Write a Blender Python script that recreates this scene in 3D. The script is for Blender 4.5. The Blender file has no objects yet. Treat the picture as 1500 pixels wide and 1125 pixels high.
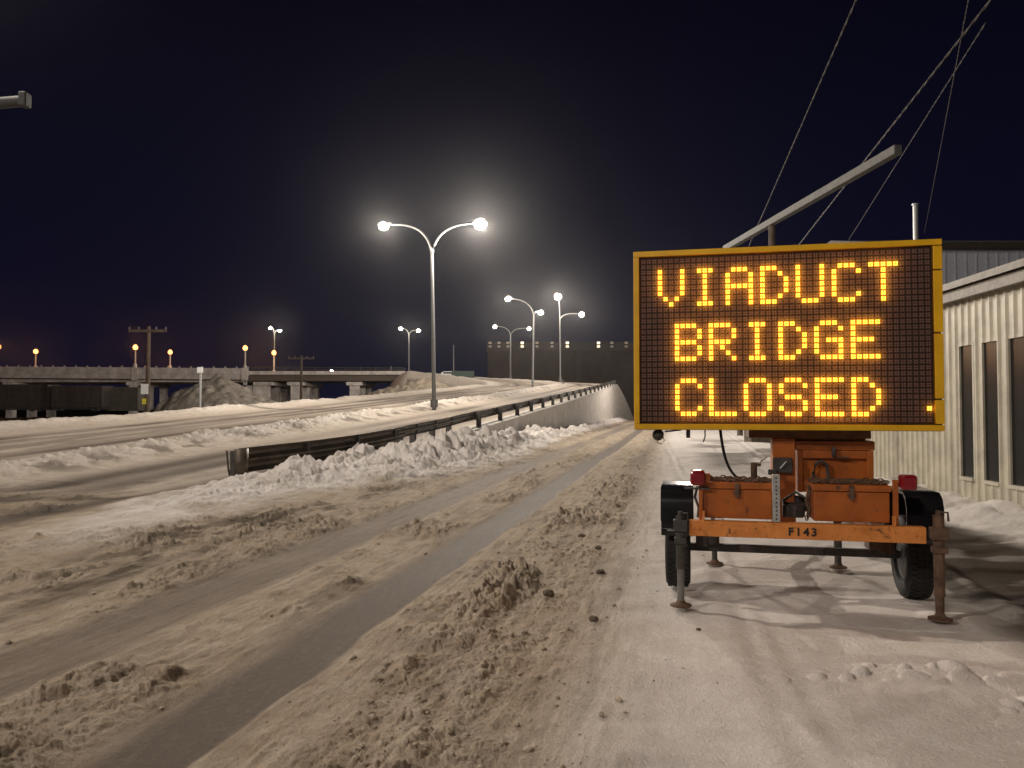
import bpy, bmesh, math, random
import numpy as np
from mathutils import Vector, Matrix

C = bpy.context.scene.collection
SC = bpy.context.scene
R = math.radians
random.seed(7)

# ------------------------------------------------------------------ camera, world, exposure
F = 1155.0                       # focal length in pixels of the 1500 px wide photograph
CAMH = 1.6
PITCH = math.atan((598 - 562.5) / F)
cam_d = bpy.data.cameras.new('camera')
cam = bpy.data.objects.new('camera', cam_d); C.objects.link(cam)
cam_d.sensor_width = 36.0
cam_d.lens = 36.0 * F / 1500.0
cam_d.clip_start = 0.05
cam_d.clip_end = 6000
cam.location = (0, 0, CAMH)
cam.rotation_euler = (math.pi / 2 + PITCH, 0, 0)
SC.camera = cam

world = bpy.data.worlds.new('World'); SC.world = world
world.use_nodes = True
wn = world.node_tree.nodes; wl = world.node_tree.links
bg = wn['Background']
geo = wn.new('ShaderNodeNewGeometry')
sep = wn.new('ShaderNodeSeparateXYZ'); wl.new(geo.outputs['Incoming'], sep.inputs[0])
mr = wn.new('ShaderNodeMapRange'); mr.inputs[1].default_value = 0.0; mr.inputs[2].default_value = -0.55
wl.new(sep.outputs['Z'], mr.inputs[0])
cr = wn.new('ShaderNodeValToRGB')
cr.color_ramp.elements[0].position = 0.0; cr.color_ramp.elements[0].color = (0.0040, 0.0042, 0.0155, 1)
cr.color_ramp.elements[1].position = 1.0; cr.color_ramp.elements[1].color = (0.0013, 0.0010, 0.0038, 1)
wl.new(mr.outputs[0], cr.inputs[0]); wl.new(cr.outputs[0], bg.inputs[0])
bg.inputs[1].default_value = 1.0

SC.view_settings.view_transform = 'Standard'
SC.view_settings.look = 'None'
SC.view_settings.exposure = 0.0
SC.view_settings.gamma = 1.0
SC.cycles.use_denoising = True
SC.cycles.max_bounces = 6
SC.cycles.volume_bounces = 0
SC.cycles.sample_clamp_indirect = 4.0

def at(px, py, Y):
    """world point seen at photograph pixel (px, py) at forward distance Y"""
    dx = (px - 750) / F; dz = (562.5 - py) / F
    c, s = math.cos(PITCH), math.sin(PITCH)
    fy = c - dz * s; fz = s + dz * c
    k = Y / fy
    return Vector((dx * k, Y, CAMH + fz * k))

# ------------------------------------------------------------------ materials
def mat(name, col, rough=0.6, metal=0.0, emit=None, estr=0.0, var=0.15, vscale=8.0, bump=0.0, bscale=40.0, col2=None, spec=0.5):
    m = bpy.data.materials.new(name); m.use_nodes = True
    n = m.node_tree.nodes; l = m.node_tree.links
    b = n['Principled BSDF']
    b.inputs['Roughness'].default_value = rough
    b.inputs['Metallic'].default_value = metal
    b.inputs['Specular IOR Level'].default_value = spec
    tc = n.new('ShaderNodeTexCoord')
    nz = n.new('ShaderNodeTexNoise'); nz.inputs['Scale'].default_value = vscale
    nz.inputs['Detail'].default_value = 6; nz.inputs['Roughness'].default_value = 0.65
    l.new(tc.outputs['Object'], nz.inputs['Vector'])
    rp = n.new('ShaderNodeValToRGB')
    rp.color_ramp.elements[0].position = 0.32; rp.color_ramp.elements[1].position = 0.68
    c2 = col2 if col2 else tuple(c * (1 - 2 * var) for c in col)
    rp.color_ramp.elements[0].color = (*c2, 1)
    rp.color_ramp.elements[1].color = (*[min(1, c * (1 + var)) for c in col], 1)
    l.new(nz.outputs['Fac'], rp.inputs[0]); l.new(rp.outputs[0], b.inputs['Base Color'])
    if bump > 0:
        n2 = n.new('ShaderNodeTexNoise'); n2.inputs['Scale'].default_value = bscale; n2.inputs['Detail'].default_value = 4
        l.new(tc.outputs['Object'], n2.inputs['Vector'])
        bp = n.new('ShaderNodeBump'); bp.inputs['Strength'].default_value = bump; bp.inputs['Distance'].default_value = 0.02
        l.new(n2.outputs['Fac'], bp.inputs['Height']); l.new(bp.outputs[0], b.inputs['Normal'])
    if emit:
        b.inputs['Emission Color'].default_value = (*emit, 1)
        b.inputs['Emission Strength'].default_value = estr
    return m

M = {}
M['orange'] = mat('orange_paint', (0.39, 0.105, 0.010), 0.5, var=0.12, vscale=5, col2=(0.27, 0.066, 0.008), bump=0.06)
M['orange_dusty'] = mat('dusty_orange_paint', (0.66, 0.25, 0.055), 0.6, var=0.12, vscale=7, col2=(0.50, 0.165, 0.03), bump=0.08)
M['rust'] = mat('rusty_steel', (0.13, 0.075, 0.045), 0.8, var=0.3, vscale=14, bump=0.3)
M['steel_dark'] = mat('dark_steel', (0.055, 0.05, 0.046), 0.6, var=0.25, vscale=12)
M['brown_steel'] = mat('brown_steel', (0.16, 0.062, 0.022), 0.7, var=0.25, vscale=10)
M['girder'] = mat('weathered_girder', (0.13, 0.10, 0.08), 0.8, var=0.2)
M['galv'] = mat('galvanised_steel', (0.42, 0.43, 0.42), 0.5, 0.4, var=0.12, vscale=20)
M['grey_steel'] = mat('grey_steel', (0.20, 0.20, 0.19), 0.5, 0.3, var=0.15)
M['black_plastic'] = mat('black_plastic', (0.012, 0.012, 0.013), 0.22, var=0.2)
M['rubber'] = mat('tyre_rubber', (0.014, 0.014, 0.014), 0.8, var=0.2, bump=0.2)
M['rim'] = mat('wheel_rim', (0.16, 0.17, 0.18), 0.45, 0.4)
M['red_lens'] = mat('red_lens', (0.20, 0.006, 0.012), 0.18, var=0.1)
M['yellow'] = mat('yellow_paint', (0.72, 0.40, 0.008), 0.4, var=0.08, vscale=4)
M['board'] = mat('display_board', (0.008, 0.004, 0.004), 0.7, var=0.1)
M['cell'] = mat('display_cell', (0.19, 0.085, 0.068), 0.55, var=0.15, vscale=30)
M['led_off'] = mat('led_off', (0.5, 0.40, 0.36), 0.3)
M['led_on'] = mat('led_on', (0.8, 0.5, 0.1), 0.4, emit=(1.0, 0.42, 0.04), estr=6.0)
M['led_glow'] = mat('led_lens_lit', (0.5, 0.2, 0.02), 0.5, emit=(1.0, 0.24, 0.004), estr=0.9)
M['ink'] = mat('black_ink', (0.015, 0.012, 0.012), 0.6)
M['concrete'] = mat('concrete', (0.58, 0.545, 0.49), 0.85, var=0.12, vscale=1.3, bump=0.2, bscale=20)
M['concrete_dark'] = mat('old_concrete', (0.70, 0.63, 0.58), 0.9, var=0.2, vscale=0.8)
M['rail'] = mat('weathered_rail', (0.12, 0.098, 0.072), 0.55, 0.35, var=0.3, vscale=3)
M['pole'] = mat('lamp_pole_steel', (0.17, 0.17, 0.165), 0.5, 0.3, var=0.1)
M['lens'] = mat('lamp_lens', (0.9, 0.85, 0.7), 0.4, emit=(1.0, 0.86, 0.62), estr=22)
M['lens_dim'] = mat('lamp_lens_far', (0.9, 0.85, 0.7), 0.4, emit=(1.0, 0.85, 0.60), estr=25)
M['lens_orange'] = mat('sodium_lens', (0.9, 0.6, 0.3), 0.4, emit=(1.0, 0.38, 0.10), estr=2.4)
M['wood'] = mat('pole_wood', (0.10, 0.075, 0.055), 0.9, var=0.25, vscale=3)
M['white_sign'] = mat('white_sign', (0.75, 0.76, 0.75), 0.5, var=0.05)
M['siding'] = mat('cream_siding', (0.45, 0.415, 0.325), 0.5, var=0.14, vscale=2.5, bump=.1, bscale=6)
M['trim'] = mat('cream_trim', (0.44, 0.40, 0.30), 0.5, var=0.08)
M['eave'] = mat('grey_brown_eave', (0.17, 0.145, 0.115), 0.6, var=0.2)
M['roof'] = mat('dark_roof', (0.035, 0.025, 0.02), 0.8, var=0.2)
M['glass'] = mat('dark_glass', (0.012, 0.013, 0.014), 0.2, var=0.1, spec=.2)
M['blue_wall'] = mat('pale_blue_grey_siding', (0.36, 0.38, 0.43), 0.6, var=0.08)
M['warehouse'] = mat('dark_brown_cladding', (0.12, 0.097, 0.088), 0.9, var=0.15, vscale=0.15)
M['warehouse2'] = mat('grey_brown_band', (0.12, 0.1, 0.092), 0.9, var=0.12, vscale=0.2)
M['win_lit'] = mat('lit_window', (0.8, 0.75, 0.6), 0.5, emit=(1.0, 0.85, 0.6), estr=1.6)
M['win_dim'] = mat('dim_window', (0.5, 0.45, 0.4), 0.5, emit=(1.0, 0.72, 0.5), estr=0.14)
M['arm_dark'] = mat('weathered_arm', (0.035, 0.035, 0.032), 0.7)
M['arm_grey'] = mat('dull_grey_arm', (0.085, 0.083, 0.076), 0.7, var=0.2)
M['cable'] = mat('overhead_cable', (0.06, 0.052, 0.042), 0.7)
M['green_dark'] = mat('dark_green_panel', (0.03, 0.055, 0.045), 0.6)
M['mound'] = mat('dirty_mound', (0.34, 0.30, 0.25), 0.95, var=0.25, vscale=1.2, bump=0.5, bscale=8)
M['dark_car'] = mat('dark_wagon', (0.05, 0.038, 0.034), 0.8, var=0.2, vscale=2)
M['olive_box'] = mat('olive_container', (0.075, 0.07, 0.055), 0.8, var=0.2, vscale=2)
M['yellow_tag'] = mat('yellow_tag', (0.7, 0.6, 0.05), 0.6)
M['tail_red'] = mat('tail_lamp', (0.6, 0.05, 0.05), 0.3, emit=(1.0, 0.06, 0.05), estr=5)
M['car_white'] = mat('car_paint_white', (0.65, 0.65, 0.66), 0.3, var=0.03)
M['clod'] = mat('dirty_clod', (0.16, 0.125, 0.09), 0.95, var=0.3, vscale=30, bump=0.5)
M['crumb'] = mat('dirty_snow_crumb', (0.46, 0.385, 0.29), 0.95, var=0.25, vscale=6, bump=0.4)

for k in ('lens', 'lens_dim', 'lens_orange'):
    n = M[k].node_tree.nodes; l = M[k].node_tree.links; b = n['Principled BSDF']
    e = n.new('ShaderNodeEmission'); e.inputs[0].default_value = b.inputs['Emission Color'].default_value; e.inputs[1].default_value = b.inputs['Emission Strength'].default_value
    t = n.new('ShaderNodeBsdfTransparent'); a = n.new('ShaderNodeAddShader'); l.new(e.outputs[0], a.inputs[0]); l.new(t.outputs[0], a.inputs[1]); l.new(a.outputs[0], n['Material Output'].inputs['Surface'])
def add_rust(m, amt=.60, scale=9.0):
    n = m.node_tree.nodes; l = m.node_tree.links; b = n['Principled BSDF']
    src = b.inputs['Base Color'].links[0].from_socket
    tc = n.new('ShaderNodeTexCoord'); q = n.new('ShaderNodeTexNoise'); q.inputs['Scale'].default_value = scale; q.inputs['Detail'].default_value = 9; q.inputs['Roughness'].default_value = .75
    l.new(tc.outputs['Object'], q.inputs['Vector'])
    r = n.new('ShaderNodeValToRGB'); r.color_ramp.elements[0].position = amt; r.color_ramp.elements[1].position = amt + .07
    l.new(q.outputs['Fac'], r.inputs[0])
    x = n.new('ShaderNodeMix'); x.data_type = 'RGBA'; l.new(r.outputs[0], x.inputs[0]); l.new(src, x.inputs[6]); x.inputs[7].default_value = (.085, .035, .016, 1)
    l.new(x.outputs[2], b.inputs['Base Color'])
add_rust(M['orange']); add_rust(M['orange_dusty'], .57, 12.0); add_rust(M['yellow'], .68, 10.0)
def snow_material():
    m = bpy.data.materials.new('snow_and_road'); m.use_nodes = True
    n = m.node_tree.nodes; l = m.node_tree.links; b = n['Principled BSDF']
    def attr(nm):
        a = n.new('ShaderNodeAttribute'); a.attribute_name = nm; return a.outputs['Fac']
    def noise(sc, det=5, rough=0.6, sx=1, sy=1):
        t = n.new('ShaderNodeNewGeometry')
        mp = n.new('ShaderNodeMapping'); mp.inputs['Rotation'].default_value = (0, 0, math.atan(0.205)); mp.inputs['Scale'].default_value = (sx, sy, 1)
        l.new(t.outputs['Position'], mp.inputs[0])
        q = n.new('ShaderNodeTexNoise'); q.inputs['Scale'].default_value = sc; q.inputs['Detail'].default_value = det; q.inputs['Roughness'].default_value = rough
        l.new(mp.outputs[0], q.inputs['Vector']); return q.outputs['Fac']
    def mix(f, a, bb):
        x = n.new('ShaderNodeMix'); x.data_type = 'RGBA'
        l.new(f, x.inputs[0])
        for s, v in ((6, a), (7, bb)):
            if isinstance(v, tuple): x.inputs[s].default_value = (*v, 1)
            else: l.new(v, x.inputs[s])
        return x.outputs[2]
    def math_(op, a, bb, clamp=False):
        x = n.new('ShaderNodeMath'); x.operation = op; x.use_clamp = clamp
        for i, v in enumerate((a, bb)):
            if isinstance(v, (int, float)): x.inputs[i].default_value = v
            else: l.new(v, x.inputs[i])
        return x.outputs[0]
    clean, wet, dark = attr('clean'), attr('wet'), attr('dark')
    n1 = noise(3.0, 8, 0.7); n2 = noise(22.0, 5, 0.7); n3 = noise(2.2, 6, 0.65, 5.0, 0.35)
    k = math_('MULTIPLY_ADD', n1, 1.0); k.node.inputs[2].default_value = -0.5
    dirty = mix(math_('ADD', math_('MULTIPLY', n1, 0.6), math_('MULTIPLY', n2, 0.4)), (0.26, 0.188, 0.118), (0.545, 0.455, 0.345))
    white = mix(n1, (0.70, 0.645, 0.60), (0.86, 0.82, 0.785))
    asph = mix(math_('ADD', math_('MULTIPLY', n3, 0.7), math_('MULTIPLY', n2, 0.3)), (0.085, 0.069, 0.058), (0.20, 0.165, 0.138))
    cl = math_('ADD', clean, math_('MULTIPLY', k, 0.5), True)
    we = math_('MULTIPLY_ADD', math_('ADD', n3, n2), 1.0); we.node.inputs[2].default_value = -1.0
    we = math_('ADD', wet, math_('MULTIPLY', we, math_('MULTIPLY', wet, 0.7)), True)
    c = mix(cl, dirty, white)
    n5 = noise(95.0, 3, 0.6)
    gr = math_('MULTIPLY', math_('MULTIPLY', math_('GREATER_THAN', n5, .60), math_('SUBTRACT', 1.0, cl, True)), .42)
    c = mix(gr, c, (0.14, 0.10, 0.065))
    c = mix(we, c, asph)
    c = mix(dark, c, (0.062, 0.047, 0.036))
    l.new(c, b.inputs['Base Color'])
    rr = math_('MULTIPLY_ADD', we, -0.25); rr.node.inputs[2].default_value = 0.9
    l.new(rr, b.inputs['Roughness'])
    b.inputs['Specular IOR Level'].default_value = 0.03
    nb = noise(75.0, 5, 0.75)
    bp = n.new('ShaderNodeBump'); bp.inputs['Strength'].default_value = 0.8; bp.inputs['Distance'].default_value = 0.014
    l.new(math_('ADD', nb, math_('MULTIPLY', n2, 1.5)), bp.inputs['Height']); l.new(bp.outputs[0], b.inputs['Normal'])
    return m
M['snow'] = snow_material()

# ------------------------------------------------------------------ mesh helpers
class MB:
    def __init__(self): self.bm = bmesh.new()
    def box(self, x0, x1, y0, y1, z0, z1, bev=0.0, mtx=None):
        r = bmesh.ops.create_cube(self.bm, size=1.0); vs = r['verts']
        for v in vs:
            v.co = Vector(((x0 + x1) / 2 + v.co.x * (x1 - x0), (y0 + y1) / 2 + v.co.y * (y1 - y0), (z0 + z1) / 2 + v.co.z * (z1 - z0)))
        if bev > 0:
            es = list({e for v in vs for e in v.link_edges})
            r2 = bmesh.ops.bevel(self.bm, geom=es, offset=bev, segments=2, affect='EDGES', profile=0.5)
            vs = list({v for f in r2['faces'] for v in f.verts} | {v for v in vs if v.is_valid})
        if mtx is not None: bmesh.ops.transform(self.bm, matrix=mtx, verts=vs)
        return self
    def tube(self, pts, rad, seg=10, caps=True, closed=False):
        pts = [Vector(p) for p in pts]; n = len(pts)
        rads = rad if isinstance(rad, (list, tuple)) else [rad] * n
        rings = []; up = Vector((0.123, 0.05, 1)).normalized()
        for i, p in enumerate(pts):
            if closed: t = pts[(i + 1) % n] - pts[i - 1]
            else: t = pts[min(i + 1, n - 1)] - pts[max(i - 1, 0)]
            t.normalize()
            a = t.cross(up)
            if a.length < 0.2: a = t.cross(Vector((1, 0.1, 0)))
            a.normalize(); b = a.cross(t).normalized()
            rings.append([self.bm.verts.new(p + rads[i] * (math.cos(2 * math.pi * k / seg) * a + math.sin(2 * math.pi * k / seg) * b)) for k in range(seg)])
        m = n if closed else n - 1
        for i in range(m):
            A, B = rings[i], rings[(i + 1) % n]
            for k in range(seg):
                self.bm.faces.new((A[k], A[(k + 1) % seg], B[(k + 1) % seg], B[k]))
        if caps and not closed:
            self.bm.faces.new(list(reversed(rings[0]))); self.bm.faces.new(rings[-1])
        return self
    def lathe(self, prof, origin=(0, 0, 0), axis='Z', seg=24):
        o = Vector(origin); rings = []
        for (r, h) in prof:
            ring = []
            for k in range(seg):
                a = 2 * math.pi * k / seg
                if axis == 'Z': p = Vector((r * math.cos(a), r * math.sin(a), h))
                elif axis == 'X': p = Vector((h, r * math.cos(a), r * math.sin(a)))
                else: p = Vector((r * math.cos(a), h, r * math.sin(a)))
                ring.append(self.bm.verts.new(o + p))
            rings.append(ring)
        for i in range(len(rings) - 1):
            for k in range(seg):
                self.bm.faces.new((rings[i][k], rings[i][(k + 1) % seg], rings[i + 1][(k + 1) % seg], rings[i + 1][k]))
        self.bm.faces.new(rings[0]); self.bm.faces.new(rings[-1])
        return self
    def prism(self, poly, x0, x1):
        """polygon in (y,z) extruded along x"""
        A = [self.bm.verts.new((x0, y, z)) for y, z in poly]; B = [self.bm.verts.new((x1, y, z)) for y, z in poly]
        n = len(poly)
        self.bm.faces.new(A); self.bm.faces.new(list(reversed(B)))
        for i in range(n): self.bm.faces.new((A[i], A[(i + 1) % n], B[(i + 1) % n], B[i]))
        return self
    def ball(self, c, r, sub=2, scale=(1, 1, 1)):
        q = bmesh.ops.create_icosphere(self.bm, subdivisions=sub, radius=r)
        for v in q['verts']: v.co = Vector((v.co.x * scale[0], v.co.y * scale[1], v.co.z * scale[2])) + Vector(c)
        return self
    def sweep(self, path, prof, closed_prof=True):
        """path: list of (point, side vector); prof: list of (side, z)"""
        rings = [[self.bm.verts.new(p + sd * a + Vector((0, 0, z))) for a, z in prof] for p, sd in path]
        n = len(prof); m = n if closed_prof else n - 1
        for i in range(len(rings) - 1):
            for k in range(m):
                self.bm.faces.new((rings[i][k], rings[i][(k + 1) % n], rings[i + 1][(k + 1) % n], rings[i + 1][k]))
        if closed_prof:
            self.bm.faces.new(rings[0]); self.bm.faces.new(list(reversed(rings[-1])))
        return self
    def build(self, name, m, parent=None, smooth=False, loc=None):
        bmesh.ops.recalc_face_normals(self.bm, faces=self.bm.faces[:])
        me = bpy.data.meshes.new(name); self.bm.to_mesh(me); self.bm.free()
        me.materials.append(m)
        if smooth:
            me.polygons.foreach_set('use_smooth', [True] * len(me.polygons))
            try: me.set_sharp_from_angle(angle=R(40))
            except Exception: pass
        o = bpy.data.objects.new(name, me); C.objects.link(o)
        if parent: o.parent = parent
        if loc is not None: o.location = loc
        return o

def tag(o, label=None, cat=None, group=None, kind=None):
    if label: o['label'] = label
    if cat: o['category'] = cat
    if group: o['group'] = group
    if kind: o['kind'] = kind
    return o
def thing(name, loc, label, cat, group=None, rz=0.0):
    o = bpy.data.objects.new(name, None); C.objects.link(o)
    o.location = loc; o.rotation_euler = (0, 0, rz)
    return tag(o, label, cat, group)

# ------------------------------------------------------------------ numpy noise
def _h(ix, iy, s):
    h = (ix.astype(np.int64) * 374761393 + iy.astype(np.int64) * 668265263 + s * 1442695041) & 0xFFFFFFFF
    h = ((h ^ (h >> 13)) * 1274126177) & 0xFFFFFFFF
    h = ((h ^ (h >> 16)) * 2246822519) & 0xFFFFFFFF
    return ((h ^ (h >> 15)) & 0xFFFFFF) / float(0xFFFFFF)
def vnoise(x, y, s=0):
    ix = np.floor(x); iy = np.floor(y); fx = x - ix; fy = y - iy
    fx = fx * fx * fx * (fx * (fx * 6 - 15) + 10); fy = fy * fy * fy * (fy * (fy * 6 - 15) + 10)
    a = _h(ix, iy, s); b = _h(ix + 1, iy, s); c = _h(ix, iy + 1, s); d = _h(ix + 1, iy + 1, s)
    return (a + (b - a) * fx) * (1 - fy) + (c + (d - c) * fx) * fy
def fbm(x, y, octv=4, s=0, gain=0.5):
    t = 0; a = 1; n = 0
    for i in range(octv):
        cx, cy = math.cos(0.6 * i), math.sin(0.6 * i)
        t = t + a * vnoise((x * cx - y * cy) * 2 ** i + 17.3 * i, (x * cy + y * cx) * 2 ** i - 9.1 * i, s + i); n += a; a *= gain
    return t / n - 0.5
def domes(x, y, s=0, rmin=0.25, rmax=0.75, dens=1.0, p=.5):
    """chunks: rounded lumps of random size, one per unit cell; returns 0..~1"""
    ix = np.floor(x); iy = np.floor(y); best = np.zeros_like(x)
    for dx in (-1, 0, 1):
        for dy in (-1, 0, 1):
            cx = ix + dx; cy = iy + dy
            px = cx + _h(cx, cy, s); py = cy + _h(cx, cy, s + 1); rr = rmin + (rmax - rmin) * _h(cx, cy, s + 2) ** 1.5
            on = _h(cx, cy, s + 3) < dens
            an = _h(cx, cy, s + 4) * 3.14; st = 0.7 + 0.5 * _h(cx, cy, s + 5)
            ex = (x - px) * np.cos(an) + (y - py) * np.sin(an); ey = -(x - px) * np.sin(an) + (y - py) * np.cos(an)
            d2 = ((ex / st) ** 2 + (ey * st) ** 2) / rr ** 2
            hgt = rr * np.clip(1 - d2, 0, 1) ** p * on
            best = np.maximum(best, hgt)
    return best
def sst(a, b, x):
    t = np.clip((x - a) / (b - a), 0, 1); return t * t * (3 - 2 * t)
def band(x, a, b, w): return sst(a - w, a + w, x) * (1 - sst(b - w, b + w, x))

# ------------------------------------------------------------------ the ground: one height field, cut into its surfaces
SL = 0.205; CN = 1 / math.sqrt(1 + SL * SL)
Z_Y = [0, 16, 34.5, 49.7, 65, 80, 103]; Z_Z = [0, 0, .90, 1.64, 2.41, 3.2, 4.54]
ARC_C = (-15.7, 109.2); ARC_R = 30.0; ARC_LEN = ARC_R * R(101.8)
def ramp_coords(x, y):
    """t: metres left of the guardrail line; z: height of the carriageway there"""
    a = ((x - 13.28) * SL + (y - 103)) * CN
    t1 = -(x - SL * y + 7.83) * CN
    z1 = np.interp(y + SL * 0.9 * np.clip(-t1, -20, 20) * 0, Z_Y, Z_Z)
    dx = x - ARC_C[0]; dy = y - ARC_C[1]
    rad = np.hypot(dx, dy); t2 = ARC_R - rad
    ang = np.arctan2(dy, dx) - math.atan2(-6.2, 29.4)
    z2 = 4.54 + np.clip(ang / R(101.8), 0, 1) * 2.7
    t3 = 139.2 - y
    z3 = 7.24 + np.clip((-15.7 - x) / 30, 0, 1) * 0.5
    zone1 = (a < 0)
    zone3 = (~zone1) & (x < -15.7)
    t = np.where(zone1, t1, np.where(zone3, np.where(y > 109.2, t3, 40), t2))
    z = np.where(zone1, z1, np.where(zone3, z3, z2))
    return t, z, zone1, zone3

BX0, BY0, BSL = 6.77, 10.4, 0.075          # building wall line X = BX0 + BSL (Y - BY0)

def field(x, y):
    u = x - SL * y; v = (SL * x + y) * CN; w = u * CN
    dist = np.hypot(x, y)
    t, zr, zone1, zone3 = ramp_coords(x, y)
    det = 1 - sst(40, 110, dist)           # fine detail fades with distance (it is below a pixel there)
    # ---- street level
    wob = 0.16 * fbm(v * 0.12, w * 0.2 + 3, 2, 50)
    wq = w + wob + .05 * fbm(v * 1.3, w * 3, 4, 55) * 2
    blot = sst(-0.12, 0.12, fbm(v * 0.45, w * 1.1, 4, 3))
    blot2 = sst(-0.10, 0.14, fbm(v * 0.8 + 9, w * 1.3, 4, 8))
    trackR = sst(-2.78, -2.52, wq) * (1 - sst(-2.16, -2.09, wq))                       # bare wheel track
    trackL = band(wq, -4.35, -3.62, 0.12) * (0.55 + 0.45 * sst(-.2, .1, fbm(v * .3, w, 3, 77)))
    trackLL = band(wq, -5.25, -4.95, 0.12) * 0.4
    fartr = band(wq, -1.15, -0.75, 0.15) * sst(14, 26, y)
    street = (1 - sst(-0.9, 0.2, w)) * sst(-7.3, -6.0, w + 0 * v)
    crumR = band(wq, -2.05, -0.75, 0.28) * (0.30 + 0.70 * blot) * (0.45 + 0.55 * (1 - sst(9, 26, y)))
    crumM = band(wq, -3.62, -2.78, 0.13) * (0.22 + 0.85 * blot2)
    crumL = band(wq, -6.6, -4.35, 0.2) * (0.15 + 0.85 * blot * sst(-.1, .12, fbm(v * .35, w * .9 + 40, 3, 90)))
    wx = x + .045 * (vnoise(x * 11, y * 11, 901) - .5) + .02 * (vnoise(x * 37, y * 37, 903) - .5); wy = y + .045 * (vnoise(x * 11, y * 11, 905) - .5) + .02 * (vnoise(x * 37, y * 37, 907) - .5)
    vv_ = (SL * wx + wy) * CN; ww_ = (wx - SL * wy) * CN
    def bil(f, sd, an=.7): return np.abs(2 * vnoise(vv_ * f * an + sd * 3.1, ww_ * f, sd) - 1)
    ch = .040 * bil(5, 501) + .030 * bil(10, 503) + .020 * bil(21, 505) + .012 * bil(43, 507, .85) + .006 * bil(80, 509, 1)
    ch = ch + domes(wx * 7, wy * 7, 11, .12, .5, .22) / 7 * .9 + domes(wx * 15, wy * 15, 21, .2, .7, .32) / 15 * .9 + domes(wx * 33, wy * 33, 27, .2, .75, .4) / 33
    ch = 1.2 * ch * (.45 + 1.5 * np.clip(fbm(x * 1.7, y * 1.7, 3, 515) + .35, 0, 1))
    ch = ch * (1 - .62 * band(wq, -2.2, -1.68, .1)) + band(wq, -2.25, -1.6, .12) * .022 * fbm(v * 2.0, w * 15, 4, 517)
    stri = fbm(v * 0.6, w * 9, 4, 61) * 0.016 + fbm(v * 2.5, w * 16, 3, 63) * 0.012
    zg = 0.012 * fbm(x * .5, y * .5, 3, 1) * 2
    zg = zg + det * (crumR * ch * 0.85 + crumM * ch * 0.55 + crumL * ch * 0.75)
    nearl = sst(-6.2, -7.2, w) * (y < 17) * det
    zg = zg + nearl * (0.03 * fbm(v * 1.2, w * 5, 5, 301, .6) + ch * .7 * sst(-.05, .12, fbm(v * .5, w * 1.4, 4, 305)))
    zg = zg + crumR * 0.030 + crumM * 0.02
    zg = zg - trackR * 0.016 - trackL * 0.014 - trackLL * 0.01 - fartr * .02
    zg = zg + street * (1 - trackR) * stri * 1.2
    # tyre ridges and scuffed snow on the right
    lot = sst(-0.9, 0.1, w)
    zg = zg + lot * (0.05 * fbm(x * .9, y * .9, 4, 5) + 0.014 * fbm(x * 3, y * 2, 4, 6, .55) + .05 * sst(-.06, .12, fbm(x * .8 + 4, y * 1.5, 3, 67)) * .5)
    for (c0, wd, dep, sl) in ((0.55, .10, .022, .03), (0.78, .07, .02, .03), (2.05, .12, .03, -.02), (2.42, .09, .035, -.02), (3.0, .1, .03, .05)):
        q = (w + sl * v - c0 + 0.12 * fbm(v * .3, v * 0 + c0 * 7, 2, 81)) / wd
        zg = zg + lot * dep * .55 * (np.exp(-q * q) - 0.8 * np.exp(-((q - 1.6) ** 2)) ) * (0.4 + 0.6 * sst(-.2, .1, fbm(v * .6, c0 * 9 + w * 0, 3, 83)))
    lumps = np.exp(-(((x - 2.35) / 0.55) ** 2 + ((y - 4.75) / 0.13) ** 2))
    lumps = np.maximum(lumps, 0.8 * np.exp(-(((x - 2.95) / .35) ** 2 + ((y - 4.15) / .2) ** 2)))
    zg = zg + lumps * domes(x * 7, y * 7, 41, .3, .8, .8) / 7 * 1.0
    # snow bank along the guardrail
    hb = np.interp(y, [7.2, 9, 11.5, 14, 17, 20, 24, 28, 36, 45, 60, 75, 90, 103, 110], [0, .12, .20, .30, .52, .78, .90, .98, .72, .5, .42, .42, .55, .62, 0])
    tb = t + 1.0 * sst(15, 10, y) * 0
    pk = np.interp(y, [9, 11, 14, 16, 18, 22, 40], [-.8, -.3, .3, .05, -.5, -.85, -.9])
    wl_ = np.interp(y, [10, 16, 22, 40, 100], [1.3, 1.0, .7, .6, .6]); wr_ = np.interp(y, [10, 16, 24, 40, 100], [1.5, 1.8, 1.55, 1.1, .9])
    q = np.where(t > pk, (t - pk) / wl_, (t - pk) / wr_)
    prof = np.exp(-np.abs(q) ** 2.0 * 1.1)
    rough = sst(12.5, 16.5, y)
    det2 = 1 - sst(60, 130, dist)
    bcr = .05 * np.abs(2 * vnoise(x * 9, y * 9, 941) - 1) + .03 * np.abs(2 * vnoise(x * 19, y * 19, 943) - 1)
    bwx = x + .16 * (vnoise(x * 3, y * 3, 931) - .5) + .06 * (vnoise(x * 9, y * 9, 933) - .5); bwy = y + .16 * (vnoise(x * 3, y * 3, 935) - .5) + .06 * (vnoise(x * 9, y * 9, 937) - .5)
    lump = (domes(bwx * 1.3 + 5, bwy * 1.3, 101, .25, .7, .7, .8) / 1.3 * .8 + domes(bwx * 2.6, bwy * 2.6, 111, .3, .8, .7, .75) / 2.6 * 1.0 + domes(bwx * 6.5, bwy * 6.5, 121, .3, .8, .6, .7) / 6.5 * .9 + domes(x * 17, y * 17, 126, .3, .8, .7) / 17 * .9)
    bank = hb * prof * (0.72 + 0.5 * fbm(x * .7, y * .7, 3, 131))
    bank = bank + (lump * .72 - .10) * np.minimum(1, bank * 2.0) * rough * (0.35 + 0.65 * det2)
    bank = bank + bcr * np.minimum(1, bank * 3) * (1 - sst(25, 60, dist))
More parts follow.
